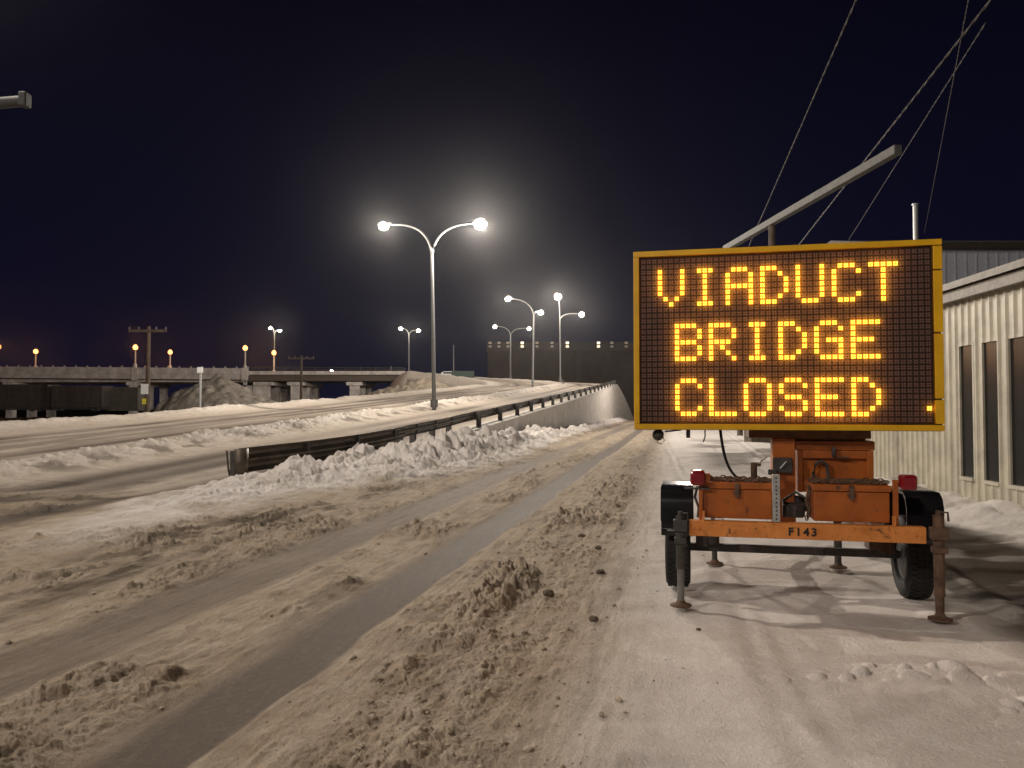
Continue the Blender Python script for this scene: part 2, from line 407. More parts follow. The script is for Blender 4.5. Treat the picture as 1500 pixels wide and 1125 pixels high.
    bank = bank + (1 - rough) * bank * (0.4 * fbm(x * 2.2, y * 2.2, 4, 133))
    bank = np.maximum(bank, 0) * (zone1 & (y > 6))
    # snow by the building
    db = BX0 + BSL * (y - BY0) - x
    sb = np.exp(-(np.abs(db - 0.1) / 0.75) ** 2) * (0.26 + .25 * fbm(x * 1.3, y * 1.3, 3, 151) + .05 * domes(x * 4, y * 4, 153)) * sst(4, 8, y) * (1 - sst(20, 24, y))
    zg = zg + np.maximum(sb, 0)
    # snow heaped further down the street
    far_h = np.exp(-(((w + 0.3) / 2.2) ** 2)) * 0.0
    zg = zg + far_h
    # ---- ramp level
    med = np.exp(-((t - 7.3 + .3 * fbm(v * .15, v * 0, 2, 160)) / 1.0) ** 2 * 1.0) * (0.24 + .24 * fbm(x * .5, y * .5, 3, 161)) * np.where(zone1, sst(10, 15, y), 1 - sst(.6, .9, zone3 * 1.0))
    med = med * (0.75 + .25) + np.minimum(1, med * 4) * (domes(x * 2.4, y * 2.4, 163, .3, .8, .8) / 2.4 * .25 + domes(x * 5.5, y * 5.5, 166, .3, .8, .8) / 5.5 * .75 + domes(x * 12, y * 12, 168, .3, .8, .7) / 12 * .8) * det2
    edge = 16.8 + 1.5 * sst(60, 25, y) * 1
    edge = np.where(zone1, 16.5 + np.interp(y, [16, 30, 60], [4.0, 2.0, 0]), 16.5)
    verge = np.exp(-((t - edge - 1.0) / 1.1) ** 2) * (0.2 + .25 * fbm(x * .4, y * .4, 4, 171)) * np.where(zone1, sst(14, 20, y), 1)
    verge = verge + np.minimum(1, np.maximum(verge, 0) * 3) * domes(x * 3, y * 3, 173, .3, .8, .6) / 3 * .35
    tr = 0
    for c0 in (1.7, 3.6, 4.9, 10.4, 12.2, 13.5, 15.2):
        tr = tr + np.exp(-((t - c0 + .3 * fbm(v * .06, v * 0 + c0, 2, 180)) / .56) ** 2) * (.35 + .65 * sst(-.25, .15, fbm(v * .12, v * 0 + c0 * 3, 2, 181)))
    tr = np.clip(tr, 0, 1) * sst(0.5, 1.0, t) * (1 - sst(-1, 0, t - edge))
    inr = zone1 | (t < 40)
    fade3 = np.where(zone3, 1 - sst(0, 9, -15.7 - x), 1.0)      # abutment slope where the bridge begins
    over = np.clip(t - edge - 1.4, 0, 100)
    gl = -0.25 - 0.6 * sst(45, 90, y)
    zramp = np.maximum(zr * fade3 + gl * (1 - fade3) - over * 0.42, gl * sst(0, 2, over)) + med + verge * sst(-1, .5, zr * fade3 + 1) - tr * .03 + .02 * fbm(v * .5, t * 5, 4, 185) * det2
    zramp = zramp + 0.02 * fbm(x * 2, y * 2, 3, 186)
    left = sst(-0.02, 0.02, t) * np.where(zone1, sst(13, 16.5, y), 1.0)
    inside = np.where(zone1, (t > 0) & (y > 12), t > 0)
    k = np.where(zone1, left, (t > 0) * 1.0)
    z = zg * (1 - k) + zramp * k
    outer = (~zone1) & (t <= 0)
    z = np.where(outer, -0.3, z)
    z = z + bank
    # flatten far away
    fl = sst(220, 300, dist); z = z * (1 - fl) - 0.5 * fl
    # ---- what lies on the surface
    bankm = sst(0.04, 0.16, bank)
    sbm = sst(.03, .1, sb)
    clean = 0.10 + lot * 0.74 + 0.25 * street * band(wq, -4.9, -3.5, .2) * 0
    clean = clean * (1 - k) + k * (0.32 + 0.55 * np.clip((med + verge) * 3, 0, 1) * (.6 + 1.0 * fbm(x * .9, y * .9, 3, 190)) + .15 * (t > 20))
    dirtb = sst(0, .25, fbm(x * 1.1, y * 1.1, 4, 191))
    clean = clean * (1 - bankm) + bankm * (0.92 - .5 * dirtb * sst(.5, .12, bank) - .15 * dirtb)
    clean = np.maximum(clean, sbm * .9)
    wet = (trackR * 0.95 + trackL * 0.72 + trackLL * .5 + fartr * .4) * (1 - bankm) * (1 - k) * np.where(zone1, 1, 0)
    wet = np.maximum(wet, k * np.maximum(tr, .60 * band(t, 9.4, 15.8, .6) * sst(-.2, .1, fbm(v * .2, t * 1.2, 4, 183) + .05) + .45 * band(t, .9, 5.4, .4) * sst(-.1, .15, fbm(v * .2, t * 1.2, 4, 184))) * 1.0 * (1 - bankm))
    nearleft = np.where(zone1, (1 - sst(13, 16.5, y)), 0) * (t > 0) * tr * 1.0
    wet = np.maximum(wet, nearleft * (1 - bankm))
    bare = band(w, 2.35, 4.3, .3) * band(y, 5.3, 12.0, .7) * (.55 + .55 * sst(-.16, .0, fbm(x * 1.1, y * 2.2, 4, 195))) * (1 - sbm)  # partly bare brown ground, partly the sign and trailer shadow painted as dark colour
    bare2 = band(w, 0.9, 4.5, .5) * band(y, 20, 40, 3) * sst(-.1, .1, fbm(x * .5, y * .3, 3, 196))
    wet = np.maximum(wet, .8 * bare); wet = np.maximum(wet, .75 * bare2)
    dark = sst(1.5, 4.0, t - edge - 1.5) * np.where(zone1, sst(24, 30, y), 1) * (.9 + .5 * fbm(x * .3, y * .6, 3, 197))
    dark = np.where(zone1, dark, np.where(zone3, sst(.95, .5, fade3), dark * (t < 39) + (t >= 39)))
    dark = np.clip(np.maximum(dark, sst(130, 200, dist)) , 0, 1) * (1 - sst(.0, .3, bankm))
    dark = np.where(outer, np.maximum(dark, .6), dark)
    dark = np.maximum(dark, .92 * np.minimum(bare, 1))  # darkens that patch, painted sign shadow included
    medd = np.exp(-((t - 6.5) / .55) ** 2) * zone1 * k * sst(-.05, .15, fbm(x * 1.3, y * 1.3, 4, 421, .6)) * .62
    dark = np.maximum(dark, medd * (y < 100))
    foot = band(wq, -6.2, -5.0, .3) * sst(.0, .14, fbm(v * .7, w * 2.2, 5, 401, .6)) * (zone1) * .55
    soil = (crumR * .30 + crumM * .2 + crumL * .2) * sst(-.02, .2, fbm(x * 3.2, y * 3.2, 5, 405, .7))
    soil = soil + street * (1 - trackL) * .26 * sst(.0, .2, fbm(v * 1.1, w * 6, 5, 407, .65))
    soil = soil + nearl * .35 * sst(.0, .16, fbm(v * .8, w * 2.5, 5, 411, .6))
    dark = np.clip(np.maximum(dark, (foot + soil) * (1 - bankm) * (1 - trackR)), 0, 1)
    # region ids: 0 ground 1 road 2 ramp road 3 rail bank 4 median ridge 5 building bank
    reg = np.zeros(x.shape, int)
    reg[(w < -0.85) & (w > -7.5) & (y < 130) & (dist < 200) & (~inside)] = 1
    ins = inside & (t < edge) & (fade3 > .9) & (dist < 200)
    reg[ins & (t > 0.05)] = 2
    reg[inside & (med > .1) & (t > 5.2) & (t < 9.4) & zone1] = 4
    reg[(bank > .07)] = 3
    reg[(sb > .06) & (db > -.3)] = 5
    return z, np.clip(clean, 0, 1), np.clip(wet, 0, 1), dark, reg

def build_ground():
    rr = [0.0]
    r = 0.5
    while r < 2.9: rr.append(r); r *= 1.12
    while r < 9: rr.append(r); r *= 1.0027
    while r < 14: rr.append(r); r *= 1.0036
    while r < 34: rr.append(r); r *= 1.0032
    while r < 60: rr.append(r); r *= 1.0062
    while r < 200: rr.append(r); r *= 1.012
    while r < 3500: rr.append(r); r *= 1.12
    rr = np.array(rr[1:])
    az = np.concatenate([np.linspace(-180, -36, 60)[:-1], np.linspace(-36, 36, 1100), np.linspace(36, 180, 60)[1:]])
    az = np.radians(az)
    Rg, Ag = np.meshgrid(rr, az, indexing='ij')
    x = Rg * np.sin(Ag); y = Rg * np.cos(Ag)
    nr, na = x.shape
    z = np.zeros_like(x); cl = np.zeros_like(x); we = np.zeros_like(x); dk = np.zeros_like(x); rg = np.zeros(x.shape, int)
    for i in range(0, nr, 60):
        s = slice(i, i + 60)
        z[s], cl[s], we[s], dk[s], rg[s] = field(x[s], y[s])
    idx = np.arange(nr * na).reshape(nr, na)
    quads = np.stack([idx[:-1, :-1], idx[:-1, 1:], idx[1:, 1:], idx[1:, :-1]], -1).reshape(-1, 4)[:, ::-1]
    freg = rg[:-1, :-1].reshape(-1)
    co = np.stack([x, y, z], -1).reshape(-1, 3)
    cl, we, dk = cl.ravel(), we.ravel(), dk.ravel()
    specs = {0: ('ground', None, None), 1: ('road', None, None), 2: ('ramp_road', None, None),
             3: ('snow_bank', 'long heaped bank of lumpy white snow ploughed against the guardrail', 'snowbank'),
             4: ('snow_ridge', 'low crumbly ridge of snow on the median between the two ramp lanes', 'snow ridge'),
             5: ('snow_bank', 'smooth strip of snow drifted along the foot of the cream metal building', 'snowbank')}
    for k, (nm, lab, cat) in specs.items():
        q = quads[freg == k]
        if len(q) == 0: continue
        used, inv = np.unique(q.ravel(), return_inverse=True)
        me = bpy.data.meshes.new(nm)
        nf = len(q)
        me.vertices.add(len(used)); me.vertices.foreach_set('co', co[used].astype(np.float32).ravel())
        me.loops.add(nf * 4); me.loops.foreach_set('vertex_index', inv.astype(np.int32).ravel())
        me.polygons.add(nf); me.polygons.foreach_set('loop_start', np.arange(0, nf * 4, 4, dtype=np.int32))
        me.polygons.foreach_set('use_smooth', np.ones(nf, dtype=bool))
        me.update(calc_edges=True)
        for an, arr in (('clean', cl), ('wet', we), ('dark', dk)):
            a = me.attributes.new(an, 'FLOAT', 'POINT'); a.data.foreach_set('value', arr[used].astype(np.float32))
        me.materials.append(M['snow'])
        o = bpy.data.objects.new(nm, me); C.objects.link(o)
        if lab: tag(o, lab, cat)
        else: tag(o, kind='structure')
build_ground()
def gz(x, y):
    return float(field(np.array([[float(x)]]), np.array([[float(y)]]))[0][0, 0])

# ------------------------------------------------------------------ retaining wall, guardrail
def rail_x(y): return SL * y - 7.83 if y > 22 else SL * y - 7.83 - 1.22 * max(0, (22 - y) / 5.8) ** 1.3
SIDE = Vector((CN, -SL * CN, 0))         # to the right of the ramp direction
def build_wall():
    root = thing('retaining_wall', (rail_x(34), 34, 0), 'pale concrete retaining wall holding up the rising ramp below the guardrail', 'retaining wall')
    off = Vector((rail_x(34), 34, 0))
    m = MB(); ys = [29 + 2 * i for i in range(38)]
    path = []
    top = []
    rings = []
    for y in ys:
        p = Vector((rail_x(y), y, 0)) - off
        zt = float(np.interp(y, Z_Y, Z_Z)) + .05
        ring = [m.bm.verts.new(p + SIDE * a + Vector((0, 0, z))) for a, z in ((.0, -.4), (.42, -.4), (.42, zt), (.0, zt))]
        rings.append(ring)
    for i in range(len(rings) - 1):
        for k in range(4): m.bm.faces.new((rings[i][k], rings[i][(k + 1) % 4], rings[i + 1][(k + 1) % 4], rings[i + 1][k]))
    m.bm.faces.new(rings[0]); m.bm.faces.new(rings[-1])
    m.build('wall', M['concrete'], root)
    m = MB(); rings = []
    for y in ys:
        p = Vector((rail_x(y), y, 0)) - off
        zt = float(np.interp(y, Z_Y, Z_Z))
        rings.append([m.bm.verts.new(p + SIDE * a + Vector((0, 0, z))) for a, z in ((-.05, zt + .053), (.50, zt + .053), (.50, zt + .16), (-.05, zt + .20))])
    for i in range(len(rings) - 1):
        for k in range(4): m.bm.faces.new((rings[i][k], rings[i][(k + 1) % 4], rings[i + 1][(k + 1) % 4], rings[i + 1][k]))
    m.bm.faces.new(rings[0]); m.bm.faces.new(rings[-1])
    m.build('coping', M['concrete'], root)
    # flared wing that slopes down at the far end
    m = MB(); rings = []
    for i in range(13):
        f = i / 12; y = 103 + 12.5 * f
        p = Vector((rail_x(103) + SL * 12.5 * f + 1.5 * f ** 1.3, y, 0)) - off
        zt = 4.62 * (1 - f ** 1.5) + .1
        rings.append([m.bm.verts.new(p + SIDE * a + Vector((0, 0, z))) for a, z in ((.02, -.4), (.44, -.4), (.44, zt), (.02, zt))])
    for i in range(12):
        for k in range(4): m.bm.faces.new((rings[i][k], rings[i][(k + 1) % 4], rings[i + 1][(k + 1) % 4], rings[i + 1][k]))
    m.bm.faces.new(rings[0]); m.bm.faces.new(rings[-1])
    m.build('wing_wall', M['concrete'], root)
build_wall()

WB = [(0, 0), (.08, .05), (.08, .10), (.015, .15), (.015, .17), (.08, .22), (.08, .27), (0, .32), (-.006, .32), (.07, .265), (.07, .222), (.005, .172), (.005, .148), (.07, .098), (.07, .055), (-.006, 0)]
def base_z(y): return float(np.interp(y, Z_Y, Z_Z))
def build_rail():
    off = Vector((rail_x(16.2), 16.2, 0))
    root = thing('guardrail', off, 'long dark steel guardrail climbing beside the ramp above the snowbank', 'guardrail')
    ys = [16.2 + .35 * i for i in range(18)] + [22.8 + 1.9 * i for i in range(43)]
    path = []
    for i, y in enumerate(ys):
        y2 = ys[min(i + 1, len(ys) - 1)]; y1 = ys[max(i - 1, 0)]
        d = Vector((rail_x(y2) - rail_x(y1), y2 - y1, 0)).normalized()
        sag = .015 * math.sin(y * .9)
        path.append((Vector((rail_x(y) + .12, y, base_z(y) + .44 + sag)) - off, Vector((-d.y, d.x, 0))))
    TB = [(a * 1.5, z * 1.6) for a, z in WB]
    kk = [i for i, y in enumerate(ys) if y < 23]
    MB().sweep([(p - Vector((0, 0, .2)), s) for p, s in path[:kk[-1] + 1]], TB).build('beam', M['rail'], root)
    MB().sweep([(p + s * .012, s) for p, s in path[kk[-1] - 1:]], WB).build('beam', M['rail'], root)
    m = MB()
    p0, s0 = path[0]
    q = [(.13 * math.cos(a), .16 * math.sin(a)) for a in [R(k) for k in range(-70, 215, 15)]]
    o0 = [m.bm.verts.new(p0 + Vector((.07 + a, -.02 - b, -.24))) for a, b in q]; o1 = [m.bm.verts.new(p0 + Vector((.07 + a * 1.04, -.02 - b * 1.04, .31))) for a, b in q]
    for i in range(len(q) - 1): m.bm.faces.new((o0[i], o0[i + 1], o1[i + 1], o1[i]))
    eg = m.build('end_terminal', M['rail'], root, True); eg.modifiers.new('thick', 'SOLIDIFY').thickness = .012
    m = MB(); m.tube([p0 + Vector((-.16, -.22, .28)), p0 + Vector((-.10, -.28, -.1)), p0 + Vector((-.02, -.24, -.5))], .02, 6)
    m.build('end_cable', M['steel_dark'], root)
    yy = [16.4, 18.3, 20.2, 22.1, 24.0, 25.9, 27.8, 30.7] + [34.5 + 3.76 * i for i in range(19)]
    for y in yy:
        x = rail_x(y) + (.24 if y > 30 else -.10); z = base_z(y)
        m = MB()
        mt = Matrix.Translation(Vector((x, y, z)) - off) @ Matrix.Rotation(-math.atan(SL), 4, 'Z')
        m.box(-.085, .085, -.075, -.062, -.6, .70, mtx=mt); m.box(-.085, .085, .062, .075, -.6, .70, mtx=mt); m.box(-.006, .006, -.0615, .0615, -.6, .70, mtx=mt)
        m.box(*((-.17, -.09) if y > 30 else (.09, .17)), -.06, .06, .44, .72, mtx=mt)
        m.build('post', M['steel_dark'], root)
build_rail()

# short rail at the far bend
def short_rail():
    c = at(800, 558, 108)
    root = thing('guardrail', c, 'short dark curved guardrail at the foot of the tall lamp on the far bend', 'guardrail')
    pts = [(822, 556.0, 116), (826, 557.5, 113), (827, 560, 109), (822, 563.5, 104), (812, 567, 99), (800, 570, 95)]
    P = [at(*p) - c for p in pts]; path = []
    for i, p in enumerate(P):
        d = (P[min(i + 1, 5)] - P[max(0, i - 1)]); d.z = 0; d.normalize()
        path.append((p + Vector((0, 0, -.25)), Vector((-d.y, d.x, 0))))
    MB().sweep(path, WB).build('beam', M['rail'], root)
    for p, s in path:
        m = MB(); m.box(p.x - .08, p.x + .08, p.y - .08, p.y + .08, p.z - 1.0, p.z + .3); m.build('post', M['steel_dark'], root)
short_rail()

# ------------------------------------------------------------------ lamps
def point(parent, loc, power, col, rad=.12, name='lamp_light'):
    d = bpy.data.lights.new(name, 'POINT'); d.energy = power; d.color = col; d.shadow_soft_size = rad
    d.use_nodes = True                      # street luminaires throw more light sideways than straight down
    n = d.node_tree.nodes; l = d.node_tree.links
    em = next(q for q in n if q.type == 'EMISSION')
    tc = n.new('ShaderNodeTexCoord'); sx = n.new('ShaderNodeSeparateXYZ'); l.new(tc.outputs['Normal'], sx.inputs[0])
    ab = n.new('ShaderNodeMath'); ab.operation = 'ABSOLUTE'; l.new(sx.outputs['Z'], ab.inputs[0])
    pw = n.new('ShaderNodeMath'); pw.operation = 'POWER'; l.new(ab.outputs[0], pw.inputs[0]); pw.inputs[1].default_value = 1.6
    ma = n.new('ShaderNodeMath'); ma.operation = 'MULTIPLY_ADD'; l.new(pw.outputs[0], ma.inputs[0]); ma.inputs[1].default_value = -.86; ma.inputs[2].default_value = 1.0
    l.new(ma.outputs[0], em.inputs['Strength'])
    o = bpy.data.objects.new(name, d); C.objects.link(o); o.location = loc; o.parent = parent
    return o
WARM = (1.0, 0.895, 0.775)
def bez(a, b, c, d, n=12):
    out = []
    for i in range(n + 1):
        t = i / n; out.append(a * (1 - t) ** 3 + 3 * b * t * (1 - t) ** 2 + 3 * c * t * t * (1 - t) + d * t ** 3)
    return out
def street_lamp(base, fork, heads, label, lens_m, lens_r, powers, pr=.10):
    root = thing('street_lamp', base, label, 'street lamp', 'double armed street lamps along the ramp')
    fk = Vector(fork) - Vector(base)
    m = MB(); m.tube([(0, 0, -.4), fk * .5, fk], [pr, pr * .8, pr * .62], 12); m.tube([(0, 0, -.1), (0, 0, .35)], pr * 1.7, 12)
    m.build('pole', M['pole'], root, True)
    for hd, pw in zip(heads, powers):
        h = Vector(hd) - Vector(base)
        side = (h - fk); side.z = 0; L = side.length; sd = side.normalized()
        dz = h.z - fk.z
        tip = h - sd * .45
        P = bez(fk + Vector((0, 0, -.03)), fk + Vector((0, 0, dz * .75)) + sd * L * .05, fk + sd * L * .38 + Vector((0, 0, dz * 1.02)), tip)
        MB().tube(P, [pr * .55 - pr * .2 * i / 12 for i in range(13)], 8).build('arm', M['pole'], root, True)
        ang = math.atan2(sd.y, sd.x)
        mt = Matrix.Translation(h) @ Matrix.Rotation(ang, 4, 'Z')
        m = MB(); m.box(-.45, .35, -.16, .16, 0.02, .16, .05, mtx=mt); hdobj = m.build('lamp_head', M['grey_steel'], root)
        m = MB(); m.ball((0, 0, 0), lens_r * (1.25 if pw > 2.2 * powers[0] or pw > 2.2 * powers[1] else 1.0), 2, (1.1, 1.0, .95))
        bmesh.ops.transform(m.bm, matrix=Matrix.Translation(h + Vector((0, 0, -.05))) @ Matrix.Rotation(ang, 4, 'Z'), verts=m.bm.verts[:])
        m.build('lens', lens_m, hdobj, True)
        point(root, h + Vector((0, 0, -.09)), pw, WARM, .10)
def lamp_px(b, Y, fpy, heads, label, lens_m, lens_r, powers, pr=.11):
    base = at(b[0], b[1], Y); fork = at(b[2], fpy, Y)
    street_lamp(base, fork, [at(px, py, Y + dY) for px, py, dY in heads], label, lens_m, lens_r, powers, pr)
K = 1.85
lamp_px((636, 594, 633), 46, 374, [(562, 330, .6), (704, 327, -.6)], 'nearest and tallest twin armed street lamp on the median left of the sign', M['lens'], .27, (5000 * K, 13000 * K), .13)
lamp_px((780, 573, 782), 87, 463, [(744, 437, -2), (792, 457, 2)], 'second twin armed lamp behind the nearest one, standing on the median snow', M['lens'], .28, (3600 * K, 3000 * K), .13)
lamp_px((821, 557, 820), 112, 469, [(817, 434, -3), (852, 460, 2)], 'lamp beside the short curved guardrail with one very bright head on top', M['lens'], .36, (8000 * K, 3000 * K), .13)
lamp_px((748, 554, 748), 142, 492, [(725, 478, -1), (775, 481, 1)], 'far lamp in front of the left end of the dark warehouse', M['lens'], .30, (1800 * K, 1200 * K), .14)
lamp_px((599, 547, 599), 139, 492, [(587, 481, -1), (613, 484, 1)], 'lone twin lamp on the bridge left of the tall nearest lamp', M['lens_dim'], .30, (1200 * K, 1200 * K), .13)
lamp_px((402, 547, 402), 140, 492, [(396, 480, -1), (410, 484, 1)], 'twin lamp rising above the bridge parapet among the orange lamps', M['lens_dim'], .26, (900 * K, 900 * K), .13)

# combined signal mast and lamp assumed just outside the frame on the left, its arm reaching in
def mast():
    b = Vector((-13.0, 13.8, 0))
    root = thing('street_lamp', b, 'grey lamp column assumed at the left edge with a bare mast arm reaching into the frame', 'street lamp')
    m = MB(); m.tube([(0, 0, -.2), (0, 0, 5), (0, 0, 11.0)], [.16, .13, .10], 14); m.build('pole', M['pole'], root, True)
    e = at(32, 148, 13.8) - b; s0 = Vector((0, 0, e.z - .45))
    m = MB(); m.tube([s0, s0 * .5 + e * .5 + Vector((0, 0, .03)), e], [.12, .11, .095], 12); m.build('mast_arm', M['arm_dark'], root, True)
    m = MB(); m.box(e.x - .02, e.x + .12, e.y - .1, e.y + .1, e.z - .11, e.z + .15, .03); m.build('end_bracket', M['arm_dark'], root)
    P = bez(Vector((0, 0, 10.9)), Vector((0.1, 0, 11.6)), Vector((1.0, 0, 11.8)), Vector((2.1, 0, 11.7)))
    MB().tube(P, .05, 8).build('arm', M['pole'], root, True)
    m = MB(); m.box(2.05, 2.85, -.16, .16, 11.64, 11.8, .05); h = m.build('lamp_head', M['grey_steel'], root)
    m = MB(); m.ball((2.5, 0, 11.6), .2, 2, (1.3, 1, .6)); m.build('lens', M['lens'], h, True)
    point(root, (2.5, 0, 11.4), 4800 * K, WARM, .14)  # lamp itself is out of view, assumed from glow and shadow directions
mast()
def added_lamp(b, hd, power, label):  # street lamps out of view, added to light wall, snow and trailer
    b = Vector(b); root = thing('street_lamp', b, label, 'street lamp')
    h = Vector(hd) - b
    m = MB(); m.tube([(0, 0, -.2), (0, 0, 5), (0, 0, h.z - 1)], [.16, .13, .10], 14); m.build('pole', M['pole'], root, True)
    P = bez(Vector((0, 0, h.z - 1.05)), Vector((0, 0, h.z - .2)), Vector((h.x * .4, h.y * .4, h.z)), h)
    MB().tube(P, .05, 8).build('arm', M['pole'], root, True)
    m = MB(); m.box(h.x - .4, h.x + .4, h.y - .16, h.y + .16, h.z, h.z + .16, .05); q = m.build('lamp_head', M['grey_steel'], root)
    m = MB(); m.ball(h + Vector((0, 0, -.02)), .2, 2, (1.3, 1, .6)); m.build('lens', M['lens'], q, True)
    point(root, h + Vector((0, 0, -.22)), power, (1.0, .88, .79), .15)
added_lamp((21.5, 84, 0), (19.0, 83, 10), 6800 * K, 'assumed street lamp beside the lower street hidden behind the lit message board')  # unseen lamp, assumed from the brightly lit retaining wall and far street
added_lamp((-9, -9, 0), (-6.5, -8.5, 11), 1700 * K, 'unseen street lamp added as fill on the crossing behind the viewpoint')  # added fill light for the foreground from behind the camera
added_lamp((-20, -5, 0), (-17.5, -4, 11.5), 4600 * K, 'unseen street lamp added as fill on the crossing far to the left of the viewpoint')  # second unseen lamp, added to even out the foreground light

# ------------------------------------------------------------------ the bridge on the left
def bridge():
    YN, YF = 125.0, 139.2
    root = thing('road_bridge', (-45, YN, 0), 'long concrete viaduct bridge crossing the left background on piers', 'bridge')
    o = Vector((-45, YN, 0))
    def bx(name, m_, x0, x1, y0, y1, z0, z1, bev=0):
        m = MB(); m.box(x0 - o.x, x1 - o.x, y0 - o.y, y1 - o.y, z0, z1, bev); return m.build(name, m_, root)
    XT = at(363, 540, YN).x
    # concrete span
    bx('deck', M['concrete_dark'], -135, XT, YN + .3, YF, 6.75, 7.10)
    m = MB()
    prof = [(0, 6.15), (0, 6.9), (.06, 6.95), (.06, 7.95), (-.28, 7.95), (-.28, 6.1)]
    path = []
    for x, zz in ((-135, .42), (-105, .36), (-80, .26), (XT, 0)):
        path.append((Vector((x - o.x, 0, zz)), Vector((0, -1, 0))))
    m.sweep(path, prof); m.build('parapet', M['concrete_dark'], root)
    bx('parapet', M['concrete_dark'], -135, XT, YF - .3, YF, 7.11, 8.0)
    for i in range(5): bx('girder', M['concrete_dark'], -135, XT - .2, YN + 1.6 + i * 2.8, YN + 2.2 + i * 2.8, 5.8, 6.74)
    # little rail studs on the parapet
    for i in range(52):
        x = -135 + i * (XT + 135) / 51
        zz = float(np.interp(x, [-135, -105, -80, XT], [.42, .36, .26, 0]))
        m = MB(); m.box(x - o.x - .13, x - o.x + .13, -.06 + .14, .2, 7.953 + zz, 8.22 + zz, .03); m.build('rail_stud', M['galv'], root)
    # steel span
    bx('deck', M['concrete_dark'], XT + .02, -15, YN + .2, YF, 6.95, 7.28)
    for i in range(5): bx('girder', M['girder'], XT + .02, -18, YN + .6 + i * 2.8, YN + .9 + i * 2.8, 5.95, 6.94)
    bx('kerb', M['concrete_dark'], XT + .02, -17, YN + .12, YN + .55, 7.283, 7.5)
    m = MB()
    for zz in (7.85, 8.15): m.tube([(XT - o.x, .3, zz), (-17 - o.x, .3, zz - .15)], .05, 8)
    m.build('handrail', M['rail'], root)
    x = XT + 1
    while x < -18:
        m = MB(); m.box(x - o.x - .05, x - o.x + .05, .25, .35, 7.503, 8.2); m.build('rail_post', M['rail'], root); x += 2.4
    # piers
    for px, w in ((198, 1.5), (368, 1.6), (385, 4.0), (436, 2.6), (521, 2.4), (20, 1.6)):
        x = at(px, 560, YN + 2).x
        for yy in (YN + 1.5, YN + 7, YN + 12.5):
            bx('pier', M['concrete_dark'], x - w / 2 * .62, x + w / 2 * .62, yy - .6, yy + .6, -1.4, 5.25)
        bx('pier_cap', M['concrete_dark'], x - w / 2, x + w / 2, YN + .5, YF - .6, 5.253, 5.79)
    for px, py in ((198, 536), (359, 538)):
        x = at(px, py, YN).x
        bx('pilaster', M['concrete_dark'], x - .5, x + .5, YN - .2, YN - .065, 6.0, 8.02)
bridge()

def orange_lamp(px, py, base_py, Y, label, sc=1.0, pw=1500):
    b = at(px, base_py, Y); h = at(px, py, Y)
    root = thing('bridge_lamp', b, label, 'bridge lamp', 'orange lamps along the bridge')
    H = h.z - b.z
    m = MB(); m.lathe([(.28, -.3), (.28, .25), (.17, .35), (.12, .5), (.10, H - .45), (.18, H - .38), (.2, H - .33)], seg=12); m.build('post', M['concrete'], root, True)
    m = MB(); m.ball((0, 0, H), .38 * sc, 2, (1, 1, 1.1)); m.build('globe', M['lens_orange'], root, True)
    m = MB(); m.lathe([(.3, H + .40), (.2, H + .5), (.05, H + .62)], seg=12); m.build('cap', M['steel_dark'], root)
    point(root, (0, 0, H + .02), pw, (1.0, .42, .12), .2)
orange_lamp(52, 515, 538, 138.5, 'leftmost whole orange globe lamp on the far side of the bridge')
orange_lamp(198, 509, 536, 125.2, 'orange globe lamp on the parapet pilaster beside the wooden utility pole')
orange_lamp(249, 516, 538, 138.5, 'orange globe lamp between the utility pole and the white post sign')
orange_lamp(359, 510, 538, 125.2, 'orange globe lamp at the joint of the concrete and steel spans')
orange_lamp(401, 517, 545, 134, 'orange globe lamp right of the joint directly under the twin street lamp')
orange_lamp(-3, 508, 537, 125.2, 'orange globe lamp cut by the left edge of the frame')

# ------------------------------------------------------------------ things under and in front of the bridge
def utility_pole(px, top, bot, Y, hw, label, white=False):
    b = at(px, bot, Y); t = at(px + 1, top, Y)
    root = thing('utility_pole', b, label, 'utility pole')
    H = t.z - b.z
    m = MB(); m.tube([(0, 0, -1), (0, 0, H)], [.22, .16], 10); m.build('post', M['wood'], root, True)
    w = hw * Y / F
    m = MB(); m.box(-w, w, -.1 - .16, -.16, H - .55, H - .3); m.build('crossarm', M['wood'], root)
    for k in (-.95, -.45, .45, .95):
        m = MB(); m.lathe([(.04, H - .3), (.07, H - .24), (.05, H - .16), (.07, H - .1), (.03, H - .05)], (k * w, -.21, 0), seg=8); m.build('insulator', M['grey_steel'], root)
    if white:
        z = at(px, 570, Y).z - b.z
        m = MB(); m.box(-.32 - .15, .17, -.32, -.28, z - .45, z + .45); m.build('notice', M['white_sign'], root)
        z = at(px, 588, Y).z - b.z
        m = MB(); m.box(-.35, 0.0, -.31, -.28, z - .25, z + .25); m.build('marker', M['yellow_tag'], root)
utility_pole(216, 478, 606, 70, 28, 'wooden utility pole with crossarm and small white notice before the bridge', True)
utility_pole(441, 521, 590, 118, 19, 'faint far utility pole with crossarm in front of the steel span')

def post_sign():
    b = at(293, 601, 52)
    root = thing('post_sign', b, 'small white square sign on a thin post on the far snowy verge', 'sign')
    H = at(293, 540, 52).z - b.z
    m = MB(); m.box(-.05, .05, -.05, .05, -.8, H); m.build('post', M['galv'], root)
    m = MB(); m.box(-.19, .19, -.08, -.055, H - .28, H + .1); m.build('sign_panel', M['white_sign'], root)
post_sign()

